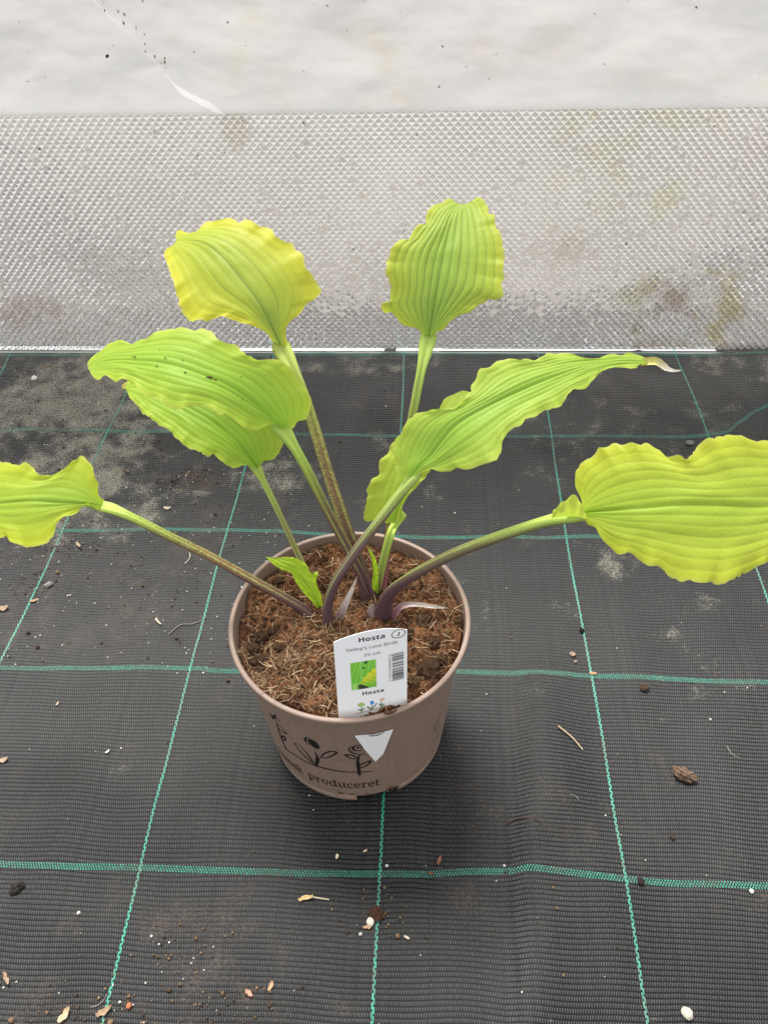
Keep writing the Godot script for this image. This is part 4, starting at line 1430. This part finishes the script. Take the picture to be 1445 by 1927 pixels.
		grit.set_instance_transform(k, Transform3D(Basis.from_euler(Vector3(rng.randf() * 6.0, rng.randf() * 6.0, 0)).scaled(Vector3(sz, sz * 0.7, sz)), Vector3(x, lift(x, z) + sz * 0.3 + 0.0002, z)))
		grit.set_instance_color(k, Color(0.40, 0.37, 0.32).lerp(Color(0.72, 0.70, 0.66), rng.randf()) if pale_one else Color(0.05, 0.032, 0.022).lerp(Color(0.22, 0.15, 0.09), pow(rng.randf(), 1.6)))
	var gi := MultiMeshInstance3D.new()
	gi.name = "fine_grit"
	gi.multimesh = grit
	gi.material_override = mat(0.85, 0.3)
	gi.set_meta("kind", "stuff")
	gi.set_meta("label", "fine white grit and brown crumbs strewn over the fabric")
	gi.set_meta("category", "grit")
	add_child(gi, true)
	var hair := MultiMesh.new()
	hair.transform_format = MultiMesh.TRANSFORM_3D
	hair.use_colors = true
	var hs := Shape.new()
	tube_into(hs, spline(PackedVector3Array([Vector3(-0.5, 0, 0), Vector3(-0.2, 0.05, 0.12), Vector3(0.15, 0.03, 0.1), Vector3(0.5, 0, -0.15)]), 10), 0.022, 0.016, 4, Color.WHITE, Color.WHITE)
	hair.mesh = hs.mesh()
	hair.instance_count = 26
	for k in 26:
		var x := rng.randf_range(-0.5, 0.45)
		var z := rng.randf_range(-0.7, -0.14)
		var len := rng.randf_range(0.005, 0.014)
		hair.set_instance_transform(k, Transform3D(Basis(Vector3.UP, rng.randf() * TAU).scaled(Vector3(len, len, len)), Vector3(x, lift(x, z) + 0.0005, z)))
		hair.set_instance_color(k, Color(0.10, 0.09, 0.085).lerp(Color(0.34, 0.31, 0.27), rng.randf()))
	var hi := MultiMeshInstance3D.new()
	hi.name = "root_hairs"
	hi.multimesh = hair
	hi.material_override = mat(0.8, 0.3)
	hi.set_meta("kind", "stuff")
	hi.set_meta("label", "fine dry root hairs and fibres strewn over the fabric")
	hi.set_meta("category", "fibres")
	add_child(hi, true)


func _ready() -> void:
	# camera
	var cam := Camera3D.new()
	cam.name = "camera"
	cam.transform = Transform3D(cam_basis(), Vector3(0, 0.6529, 0))
	cam.fov = 63.73
	cam.near = 0.02
	cam.far = 200.0
	cam.current = true
	add_child(cam)
	# bright overcast light under the tunnel film
	var env := Environment.new()
	env.background_mode = Environment.BG_SKY
	var sky := Sky.new()
	var ps := ProceduralSkyMaterial.new()
	ps.sky_top_color = Color(0.97, 0.975, 0.985)
	ps.sky_horizon_color = Color(0.86, 0.86, 0.855)
	ps.sky_curve = 0.30
	ps.ground_bottom_color = Color(0.32, 0.31, 0.30)
	ps.ground_horizon_color = Color(0.55, 0.54, 0.52)
	sky.sky_material = ps
	env.sky = sky
	env.background_energy_multiplier = 0.95
	env.tonemap_mode = Environment.TONE_MAPPER_LINEAR
	env.tonemap_exposure = 1.5
	env.sdfgi_enabled = true
	env.ssao_enabled = true
	env.ssil_enabled = true
	var we := WorldEnvironment.new()
	we.name = "world_environment"
	we.environment = env
	add_child(we)
	var sun := DirectionalLight3D.new()
	sun.name = "sun"
	sun.light_energy = 1.2
	sun.light_color = Color(1.0, 0.985, 0.96)
	sun.light_angular_distance = 26.0
	sun.shadow_enabled = true
	sun.transform = Transform3D(Basis.looking_at(Vector3(0.24, -1.0, 0.64).normalized(), Vector3.RIGHT), Vector3(0, 3, 0))
	add_child(sun)

	rng.seed = 7
	n_soft.seed = 3
	n_soft.frequency = 0.01
	n_soft.fractal_octaves = 2
	n_mid.seed = 8
	n_mid.frequency = 0.02
	n_mid.fractal_octaves = 3
	n_fine.seed = 15
	n_fine.frequency = 0.09
	n_fine.fractal_octaves = 3

	n_crease.seed = 27
	n_crease.frequency = 0.012
	n_crease.fractal_type = FastNoiseLite.FRACTAL_RIDGED
	n_crease.fractal_octaves = 3

	build_ground()
	build_outside()
	build_panel()
	build_film()
	build_pot()
	build_soil()
	build_plant()
	build_label()
	build_litter()


func leaf_data(k: String) -> Array:
	match k:
		"L1":
			return [[-1121,3114,-5400,-1257,3352,-5549,-1421,3492,-5724,-1579,3575,-5897,-1779,3609,-6090,-2043,3528,-6300], [-1180,3141,-5401,-1230,3205,-5433,-1315,3247,-5440,-1467,3290,-5460,-1546,3305,-5481,-1608,3297,-5480,-1683,3276,-5469,-1735,3277,-5483,-1791,3263,-5482,-1860,3290,-5538,-1930,3363,-5675,-1951,3399,-5743,-1976,3427,-5808,-2013,3446,-5875,-2051,3467,-5982,-2133,3467,-6181,-2129,3482,-6254,-2060,3509,-6225], [-1067,3087,-5398,-1078,3151,-5446,-1074,3213,-5497,-1027,3248,-5546,-965,3274,-5596,-930,3316,-5650,-876,3326,-5688,-841,3343,-5723,-826,3379,-5764,-873,3449,-5802,-905,3489,-5828,-934,3507,-5836,-966,3578,-5931,-1017,3605,-5964,-1057,3635,-6010,-1094,3642,-6014,-1179,3666,-6046,-1219,3698,-6118,-1272,3709,-6150,-1315,3708,-6152,-1361,3719,-6188,-1432,3731,-6248,-1481,3717,-6222,-1518,3714,-6238,-1590,3707,-6303,-1658,3685,-6304,-1782,3642,-6391,-1855,3607,-6292,-1946,3573,-6338,-2057,3540,-6449,-2076,3525,-6384]]
		"L2":
			return [[12,3127,-5500,54,3323,-5611,91,3499,-5768,138,3655,-5974,190,3760,-6167,248,3811,-6300], [-25,3133,-5506,-78,3174,-5531,-135,3183,-5538,-176,3193,-5544,-233,3239,-5569,-270,3281,-5590,-326,3278,-5587,-351,3335,-5616,-282,3347,-5626,-286,3370,-5640,-278,3393,-5656,-278,3458,-5707,-303,3490,-5730,-311,3517,-5753,-304,3588,-5826,-266,3646,-5900,-234,3672,-5942,-199,3688,-5971,-150,3680,-5970,-119,3716,-6028,-71,3744,-6085,-22,3746,-6099,-14,3776,-6155,1,3802,-6209,54,3826,-6279,104,3826,-6297,149,3840,-6343,182,3834,-6337,207,3822,-6316], [57,3136,-5501,85,3158,-5511,129,3174,-5515,172,3225,-5538,244,3272,-5559,327,3296,-5564,386,3342,-5593,425,3353,-5596,464,3379,-5613,507,3377,-5602,547,3388,-5606,566,3404,-5617,554,3466,-5688,566,3482,-5706,570,3498,-5726,562,3531,-5771,574,3566,-5819,571,3626,-5914,557,3658,-5972,550,3687,-6028,511,3727,-6115,506,3760,-6200,465,3768,-6221,462,3788,-6273,431,3819,-6349,382,3830,-6371,340,3820,-6338,306,3809,-6305]]
		"L3":
			return [[-1006,2942,-4600,-1043,3000,-4586,-1153,3158,-4557,-1303,3308,-4552,-1487,3392,-4579,-1712,3431,-4647,-2011,3384,-4768,-2285,3288,-4899,-2482,3166,-5000], [-1025,2954,-4577,-1049,2988,-4565,-1080,3014,-4537,-1113,3031,-4497,-1143,3033,-4451,-1172,3051,-4422,-1233,3096,-4382,-1261,3128,-4381,-1286,3166,-4391,-1327,3203,-4389,-1384,3226,-4369,-1428,3261,-4387,-1459,3275,-4391,-1510,3289,-4390,-1560,3290,-4376,-1627,3283,-4350,-1699,3290,-4357,-1742,3306,-4389,-1779,3314,-4413,-1816,3318,-4437,-1857,3313,-4449,-1920,3316,-4500,-1969,3321,-4553,-2068,3317,-4641,-2103,3305,-4652,-2146,3286,-4654,-2218,3273,-4723,-2268,3259,-4763,-2305,3233,-4748,-2361,3213,-4802,-2415,3194,-4884], [-978,2910,-4623,-950,2887,-4653,-925,2903,-4713,-877,2874,-4777,-851,2900,-4851,-846,2940,-4902,-863,2992,-4921,-879,3039,-4935,-922,3121,-4931,-961,3198,-4939,-1009,3256,-4912,-1057,3310,-4897,-1105,3340,-4858,-1136,3354,-4829,-1167,3365,-4799,-1216,3399,-4788,-1254,3423,-4790,-1294,3458,-4821,-1320,3473,-4832,-1354,3479,-4822,-1387,3488,-4827,-1432,3506,-4846,-1464,3522,-4874,-1493,3537,-4904,-1535,3545,-4919,-1572,3543,-4915,-1600,3537,-4904,-1649,3537,-4924,-1695,3533,-4938,-1763,3519,-4947,-1849,3502,-4976,-1885,3489,-4975,-1913,3474,-4952,-1963,3451,-4933,-2004,3440,-4951,-2035,3428,-4955,-2075,3408,-4946,-2110,3397,-4964,-2172,3379,-5020,-2223,3361,-5063,-2317,3309,-5110,-2345,3285,-5091,-2389,3251,-5087,-2483,3186,-5116,-2510,3159,-5073]]
		"L4":
			return [[-1329,2297,-4900,-1379,2389,-4921,-1498,2538,-4979,-1756,2660,-5117,-2111,2677,-5330,-2351,2636,-5481,-2545,2562,-5600], [-1351,2312,-4889,-1373,2334,-4883,-1431,2359,-4853,-1487,2365,-4813,-1527,2396,-4808,-1557,2418,-4808,-1596,2454,-4828,-1637,2481,-4847,-1667,2475,-4828,-1700,2483,-4830,-1741,2501,-4846,-1783,2513,-4857,-1829,2524,-4869,-1869,2537,-4891,-1921,2556,-4933,-1966,2571,-4979,-2011,2581,-5020,-2065,2583,-5051,-2148,2591,-5121,-2223,2596,-5184,-2266,2595,-5219,-2302,2603,-5279,-2359,2599,-5342,-2414,2594,-5414,-2468,2586,-5506,-2508,2577,-5579,-2567,2552,-5607], [-1304,2295,-4923,-1281,2318,-4961,-1236,2299,-4990,-1202,2296,-5021,-1176,2317,-5063,-1152,2353,-5113,-1148,2402,-5154,-1173,2473,-5180,-1223,2533,-5185,-1288,2607,-5198,-1381,2669,-5226,-1494,2716,-5259,-1594,2743,-5293,-1716,2757,-5344,-1853,2756,-5402,-2026,2741,-5467,-2177,2712,-5523,-2364,2652,-5594,-2507,2589,-5654,-2550,2566,-5641]]
		"L5":
			return [[-2421,2342,-4400,-2524,2401,-4353,-2673,2450,-4310,-2885,2484,-4288,-3133,2445,-4303,-3436,2348,-4361,-3777,2227,-4460,-4171,2063,-4600], [-2442,2335,-4355,-2483,2378,-4367,-2505,2405,-4384,-2520,2396,-4348,-2541,2394,-4321,-2559,2383,-4281,-2586,2382,-4253,-2632,2392,-4231,-2660,2384,-4199,-2686,2367,-4155,-2688,2342,-4114,-2707,2318,-4067,-2738,2302,-4028,-2793,2305,-4009,-2850,2304,-3993,-2894,2314,-4004,-2939,2316,-4011,-2997,2326,-4038,-3028,2339,-4068,-3085,2325,-4070,-3225,2285,-4085,-3380,2245,-4133,-3551,2212,-4217,-3729,2162,-4292,-3933,2112,-4415,-4086,2077,-4526], [-2413,2356,-4438,-2441,2384,-4448,-2454,2411,-4478,-2459,2444,-4537,-2478,2467,-4553,-2494,2486,-4568,-2510,2521,-4626,-2548,2555,-4659,-2600,2589,-4687,-2621,2582,-4645,-2647,2583,-4625,-2674,2571,-4571,-2733,2564,-4512,-2776,2563,-4483,-2821,2568,-4476,-2877,2582,-4501,-2934,2597,-4549,-2987,2598,-4572,-3043,2584,-4569,-3094,2578,-4588,-3142,2572,-4613,-3202,2561,-4643,-3278,2536,-4653,-3408,2490,-4675,-3591,2417,-4694,-3805,2315,-4700,-3962,2217,-4669,-4096,2126,-4640]]
		"L6":
			return [[-101,2833,-4200,-37,2940,-4203,37,3023,-4210,188,3237,-4249,390,3345,-4317,691,3409,-4456,1026,3409,-4652,1300,3349,-4826,1570,3226,-5000], [-138,2812,-4228,-195,2792,-4279,-206,2827,-4316,-161,2858,-4286,-195,2867,-4331,-214,2889,-4367,-226,2916,-4397,-218,2957,-4416,-196,3001,-4420,-162,3037,-4410,-144,3081,-4430,-112,3126,-4442,-76,3172,-4446,-34,3206,-4430,37,3247,-4394,95,3276,-4368,140,3288,-4346,188,3303,-4332,235,3339,-4358,266,3366,-4390,286,3391,-4426,297,3408,-4455,331,3429,-4485,345,3451,-4525,363,3463,-4545,394,3465,-4548,443,3481,-4580,474,3492,-4606,520,3497,-4624,569,3492,-4625,611,3483,-4615,650,3486,-4635,692,3478,-4634,732,3477,-4649,781,3482,-4691,833,3482,-4724,873,3474,-4729,918,3469,-4750,958,3458,-4749,1001,3443,-4740,1044,3426,-4728,1085,3415,-4738,1129,3407,-4764,1174,3397,-4797,1221,3387,-4839,1273,3372,-4882,1344,3342,-4916,1415,3312,-4982,1517,3259,-5024,1566,3232,-5025], [-65,2862,-4178,-43,2888,-4170,-1,2927,-4153,38,2955,-4143,90,2967,-4103,148,2998,-4068,198,3042,-4049,254,3066,-4007,299,3097,-3987,341,3128,-3982,389,3152,-3975,431,3172,-3978,458,3193,-3999,475,3216,-4035,482,3241,-4083,507,3269,-4134,524,3282,-4156,547,3288,-4165,577,3291,-4167,601,3300,-4183,632,3312,-4211,663,3319,-4225,711,3324,-4240,757,3343,-4295,795,3340,-4298,837,3340,-4310,881,3349,-4355,925,3367,-4435,974,3368,-4469,1025,3364,-4493,1072,3364,-4535,1120,3371,-4610,1179,3369,-4681,1241,3355,-4727,1312,3334,-4772,1364,3312,-4785,1407,3294,-4812,1447,3278,-4855,1481,3266,-4913,1556,3230,-4968]]
		"L7":
			return [[-242,2008,-4600,-195,2152,-4642,-102,2346,-4735,17,2518,-4879,158,2651,-5071,289,2761,-5300], [-298,1968,-4622,-376,1962,-4675,-443,1917,-4696,-483,1913,-4718,-491,1955,-4742,-477,2009,-4759,-454,2080,-4776,-461,2145,-4811,-435,2194,-4827,-414,2243,-4848,-371,2272,-4846,-354,2303,-4861,-363,2336,-4893,-346,2377,-4922,-300,2422,-4946,-251,2486,-4998,-169,2550,-5052,-67,2602,-5100,44,2651,-5151,109,2679,-5183,134,2704,-5238,166,2722,-5270,212,2737,-5285,257,2752,-5299], [-203,2037,-4583,-187,2115,-4610,-150,2206,-4646,-101,2274,-4662,-32,2359,-4691,47,2451,-4740,118,2528,-4804,189,2597,-4891,261,2660,-4993,334,2714,-5089,372,2749,-5171,361,2763,-5235,330,2766,-5279]]
		"L8":
			return [[966,2985,-3700,1000,3020,-3678,1118,3096,-3614,1268,3174,-3553,1477,3248,-3506,1692,3256,-3500,1976,3208,-3542,2278,3158,-3636,2621,3128,-3800], [958,3000,-3732,966,3031,-3751,958,3042,-3778,935,3060,-3846,933,3094,-3892,944,3142,-3928,960,3175,-3935,971,3197,-3945,994,3218,-3941,1013,3235,-3936,1033,3264,-3947,1056,3293,-3958,1080,3306,-3943,1103,3323,-3938,1122,3343,-3943,1144,3356,-3933,1163,3358,-3915,1185,3368,-3904,1204,3381,-3903,1227,3391,-3896,1245,3390,-3877,1264,3393,-3863,1289,3407,-3862,1314,3413,-3850,1346,3412,-3822,1375,3413,-3801,1391,3404,-3778,1407,3399,-3760,1440,3402,-3747,1474,3411,-3746,1499,3400,-3721,1542,3422,-3748,1582,3448,-3789,1622,3469,-3828,1686,3468,-3840,1720,3470,-3857,1757,3468,-3869,1827,3454,-3878,1859,3441,-3870,1892,3429,-3866,1950,3417,-3876,2021,3409,-3902,2145,3379,-3926,2286,3335,-3936,2425,3279,-3925,2561,3202,-3880], [973,2970,-3669,981,2965,-3646,991,2963,-3625,1031,2977,-3584,1042,2969,-3560,1055,2959,-3531,1071,2949,-3500,1092,2941,-3464,1119,2937,-3428,1148,2941,-3399,1177,2959,-3387,1203,2979,-3382,1224,2975,-3356,1248,2974,-3332,1274,2972,-3305,1303,2975,-3286,1343,2989,-3270,1379,2974,-3227,1408,2968,-3200,1442,2968,-3180,1485,2978,-3168,1529,2983,-3157,1598,2991,-3148,1671,2987,-3140,1707,2996,-3154,1744,3005,-3170,1786,3011,-3189,1828,3018,-3212,1868,3023,-3233,1908,3025,-3252,1952,3031,-3280,2073,3034,-3341,2220,3046,-3439,2373,3065,-3554,2533,3090,-3689]]
		"Y1":
			return [[-813,1372,-4200,-872,1565,-4224,-936,1728,-4246,-1010,1841,-4265,-1119,1885,-4284,-1222,1908,-4300], [-837,1394,-4193,-895,1520,-4196,-956,1633,-4198,-1002,1738,-4214,-1027,1802,-4234,-1077,1827,-4232,-1130,1850,-4244,-1180,1880,-4271], [-797,1374,-4210,-818,1531,-4243,-841,1627,-4260,-843,1684,-4277,-832,1745,-4301,-864,1737,-4284,-890,1768,-4283,-908,1821,-4296,-957,1874,-4303,-1038,1902,-4309,-1140,1900,-4297]]
		"Y2":
			return [[-392,1363,-4350,-392,1543,-4365,-395,1704,-4379,-404,1816,-4390,-434,1919,-4400], [-418,1372,-4348,-417,1534,-4361,-404,1677,-4376,-413,1817,-4389,-431,1892,-4397], [-371,1367,-4353,-366,1528,-4367,-366,1701,-4383,-384,1814,-4392,-422,1902,-4399]]
	return []

func petiole_data(k: String) -> Array:
	match k:
		"L1":
			return [[-423,1320,-4329,-540,1687,-4508,-669,2046,-4686,-774,2334,-4865,-869,2614,-5043,-985,2910,-5222,-1121,3114,-5400], 0.0052, 0.0045, 0.0040]
		"L3":
			return [[-421,1320,-4363,-518,1636,-4411,-646,1979,-4458,-760,2273,-4505,-892,2652,-4553,-1006,2942,-4600], 0.0040, 0.0034, 0.0036]
		"L4":
			return [[-843,1320,-4281,-941,1534,-4436,-1050,1714,-4590,-1174,1952,-4745,-1329,2297,-4900], 0.0030, 0.0024, 0.0026]
		"L5":
			return [[-741,1320,-4070,-971,1518,-4125,-1307,1751,-4180,-1616,1957,-4235,-1922,2127,-4290,-2224,2293,-4345,-2421,2342,-4400], 0.0042, 0.0034, 0.0033]
		"L6":
			return [[-727,1320,-4017,-747,1565,-4054,-683,1819,-4090,-533,2106,-4127,-328,2435,-4163,-101,2833,-4200], 0.0046, 0.0038, 0.0036]
		"L2":
			return [[-361,1320,-4308,-325,1533,-4507,-293,1765,-4705,-229,2110,-4904,-121,2573,-5103,-46,2907,-5301,12,3127,-5500], 0.0033, 0.0029, 0.0036]
		"L7":
			return [[-399,1320,-4364,-331,1699,-4442,-265,1951,-4521,-242,2008,-4600], 0.0030, 0.0030, 0.0034]
		"L8":
			return [[-337,1320,-4155,-274,1713,-4079,-116,2021,-4003,189,2356,-3927,530,2638,-3852,794,2849,-3776,966,2985,-3700], 0.0056, 0.0041, 0.0038]
	return []

func warp_lines() -> Array:
	return [
		[Vector2(-0.4094, -1.0300), Vector2(-0.4094, -0.8849), Vector2(-0.4105, -0.8162), Vector2(-0.4111, -0.7564), Vector2(-0.4098, -0.6660), Vector2(-0.4097, -0.5480), Vector2(-0.4121, -0.4598), Vector2(-0.4121, -0.3398), Vector2(-0.4121, -0.1598), Vector2(-0.4121, 0.5000)],
		[Vector2(-0.2194, -1.0300), Vector2(-0.2194, -1.0014), Vector2(-0.2200, -0.7509), Vector2(-0.2221, -0.6543), Vector2(-0.2231, -0.5893), Vector2(-0.2238, -0.4582), Vector2(-0.2234, -0.3524), Vector2(-0.2219, -0.2652), Vector2(-0.2208, -0.1591), Vector2(-0.2214, -0.0391), Vector2(-0.2221, 0.1409), Vector2(-0.2221, 0.5000)],
		[Vector2(-0.0324, -1.0300), Vector2(-0.0324, -1.0048), Vector2(-0.0314, -0.8878), Vector2(-0.0335, -0.6575), Vector2(-0.0321, -0.3289), Vector2(-0.0321, -0.2714), Vector2(-0.0327, -0.1660), Vector2(-0.0324, -0.0460), Vector2(-0.0321, 0.1340), Vector2(-0.0321, 0.5000)],
		[Vector2(0.1577, -1.0300), Vector2(0.1577, -1.0067), Vector2(0.1579, -0.8719), Vector2(0.1557, -0.6441), Vector2(0.1584, -0.4605), Vector2(0.1579, -0.2714), Vector2(0.1561, -0.1729), Vector2(0.1570, -0.0529), Vector2(0.1579, 0.1271), Vector2(0.1579, 0.5000)],
		[Vector2(0.3493, -1.0300), Vector2(0.3493, -1.0072), Vector2(0.3517, -0.8295), Vector2(0.3479, -0.5639), Vector2(0.3479, -0.4439), Vector2(0.3479, -0.2639), Vector2(0.3479, 0.5000)],
		[Vector2(-0.6125, -1.0300), Vector2(-0.6095, -1.0087), Vector2(-0.6038, -0.9528), Vector2(-0.6029, -0.8328), Vector2(-0.6021, -0.6528), Vector2(-0.6021, 0.5000)],
		[Vector2(0.5379, -1.03), Vector2(0.5379, 0.5)],
		[Vector2(-0.7921, -1.03), Vector2(-0.7921, 0.5)],
		[Vector2(0.7279, -1.03), Vector2(0.7279, 0.5)],
	]

func weft_lines() -> Array:
	return [
		[Vector2(-1.4000, -0.2678), Vector2(-0.4874, -0.2678), Vector2(-0.3374, -0.2678), Vector2(-0.2223, -0.2669), Vector2(-0.0320, -0.2693), Vector2(0.0617, -0.2744), Vector2(0.1577, -0.2702), Vector2(0.2664, -0.2697), Vector2(0.4164, -0.2697), Vector2(1.4000, -0.2697)],
		[Vector2(-1.4000, -0.4549), Vector2(-0.5602, -0.4549), Vector2(-0.4102, -0.4549), Vector2(-0.2241, -0.4595), Vector2(-0.1865, -0.4579), Vector2(0.0423, -0.4618), Vector2(0.1584, -0.4605), Vector2(0.3200, -0.4569), Vector2(0.4700, -0.4569), Vector2(1.4000, -0.4569)],
		[Vector2(-1.4000, -0.6425), Vector2(-0.5651, -0.6425), Vector2(-0.4151, -0.6425), Vector2(-0.2210, -0.6484), Vector2(-0.0317, -0.6408), Vector2(0.1557, -0.6441), Vector2(0.1934, -0.6448), Vector2(0.3434, -0.6448), Vector2(1.4000, -0.6448)],
		[Vector2(-1.4000, -0.8280), Vector2(-0.7052, -0.8280), Vector2(-0.5552, -0.8280), Vector2(-0.4133, -0.8261), Vector2(-0.0296, -0.8202), Vector2(0.1593, -0.8200), Vector2(0.3509, -0.8263), Vector2(0.3966, -0.8516), Vector2(0.4427, -0.8857), Vector2(0.5927, -0.9457), Vector2(1.4000, -0.9657)],
		[Vector2(-1.4000, -1.0038), Vector2(-0.5133, -1.0038), Vector2(-0.3633, -1.0038), Vector2(-0.1239, -1.0059), Vector2(0.0736, -1.0064), Vector2(0.2826, -1.0057), Vector2(0.4326, -1.0057), Vector2(1.4000, -1.0057)],
		[Vector2(-1.4, -0.0853), Vector2(1.4, -0.0853)],
		[Vector2(-1.4, 0.1003), Vector2(1.4, 0.1003)],
		[Vector2(-1.4, 0.2858), Vector2(1.4, 0.2858)],
	]

func pot_art() -> Dictionary:
	return {
		"ground_line": [Vector2(-0.7303, 0.0576), Vector2(-0.6589, 0.0576), Vector2(-0.5447, 0.0587), Vector2(-0.4452, 0.0581), Vector2(-0.3364, 0.0580), Vector2(-0.2045, 0.0582), Vector2(-0.0656, 0.0575), Vector2(0.0978, 0.0568), Vector2(0.2414, 0.0552)],
		"stem_a": [Vector2(-0.3006, 0.0848), Vector2(-0.2843, 0.0772), Vector2(-0.2932, 0.0693), Vector2(-0.3310, 0.0566)],
		"bulb": [Vector2(-0.3116, 0.1068), Vector2(-0.2866, 0.0985), Vector2(-0.2606, 0.0885)],
		"leaf_a1": [Vector2(-0.3404, 0.0602), Vector2(-0.4000, 0.0652), Vector2(-0.4764, 0.0742), Vector2(-0.5122, 0.0836), Vector2(-0.4679, 0.0856), Vector2(-0.3948, 0.0765), Vector2(-0.3497, 0.0635)],
		"leaf_a2": [Vector2(-0.2497, 0.0769), Vector2(-0.1922, 0.0788), Vector2(-0.1177, 0.0859), Vector2(-0.0820, 0.0917), Vector2(-0.1374, 0.0916), Vector2(-0.2038, 0.0857), Vector2(-0.2497, 0.0769)],
		"rose_o": [Vector2(0.1780, 0.0871), Vector2(0.1148, 0.0885), Vector2(0.0540, 0.0926), Vector2(0.0331, 0.0986), Vector2(0.0602, 0.1021)],
		"rose_i": [Vector2(0.1495, 0.0949), Vector2(0.0929, 0.0947), Vector2(0.0703, 0.0985), Vector2(0.0915, 0.1030), Vector2(0.1471, 0.1036)],
		"rose_c": [Vector2(0.1577, 0.0995), Vector2(0.1147, 0.1004), Vector2(0.1048, 0.0980)],
		"leaf_b1": [Vector2(0.1046, 0.0813), Vector2(0.0469, 0.0818), Vector2(-0.0064, 0.0877), Vector2(0.0509, 0.0878), Vector2(0.1052, 0.0825)],
		"stem_b": [Vector2(0.1299, 0.0882), Vector2(0.1026, 0.0777), Vector2(0.1023, 0.0651), Vector2(0.1055, 0.0508)],
		"leaf_b2": [Vector2(0.1089, 0.0649), Vector2(0.1247, 0.0697), Vector2(0.2192, 0.0743), Vector2(0.1836, 0.0674), Vector2(0.1358, 0.0650), Vector2(0.1089, 0.0649)],
		"twig_a": [Vector2(-0.7777, 0.1070), Vector2(-0.7000, 0.1096), Vector2(-0.6154, 0.1113)],
		"twig_b": [Vector2(-0.7499, 0.1034), Vector2(-0.6657, 0.1119)],
		"twig_c": [Vector2(-0.7359, 0.1017), Vector2(-0.6478, 0.1180)],
		"leaf_c1": [Vector2(-0.6905, 0.1008), Vector2(-0.6291, 0.1002), Vector2(-0.5859, 0.0940), Vector2(-0.6355, 0.0917), Vector2(-0.6943, 0.0937), Vector2(-0.6905, 0.1008)],
		"curl": [Vector2(-0.6802, 0.0734), Vector2(-0.6402, 0.0786), Vector2(-0.6290, 0.0844), Vector2(-0.6798, 0.0798), Vector2(-0.7128, 0.0713)],
		"stem_c": [Vector2(-0.6848, 0.1057), Vector2(-0.7040, 0.0815), Vector2(-0.7010, 0.0666), Vector2(-0.6810, 0.0554)],
		"ghost_r1": [Vector2(1.0750, 0.0812), Vector2(1.0104, 0.0802), Vector2(0.9694, 0.0695), Vector2(1.0043, 0.0585), Vector2(1.0577, 0.0590), Vector2(1.0810, 0.0674)],
		"ghost_r2": [Vector2(1.1379, 0.0468), Vector2(1.0631, 0.0444), Vector2(1.0015, 0.0401)],
	}

func cam_basis() -> Basis:
	return Basis(Vector3(0.99871088, -0.02628132, -0.04342661), Vector3(-0.01109701, 0.72178892, -0.69202429), Vector3(0.04953216, 0.69161409, 0.72056680))
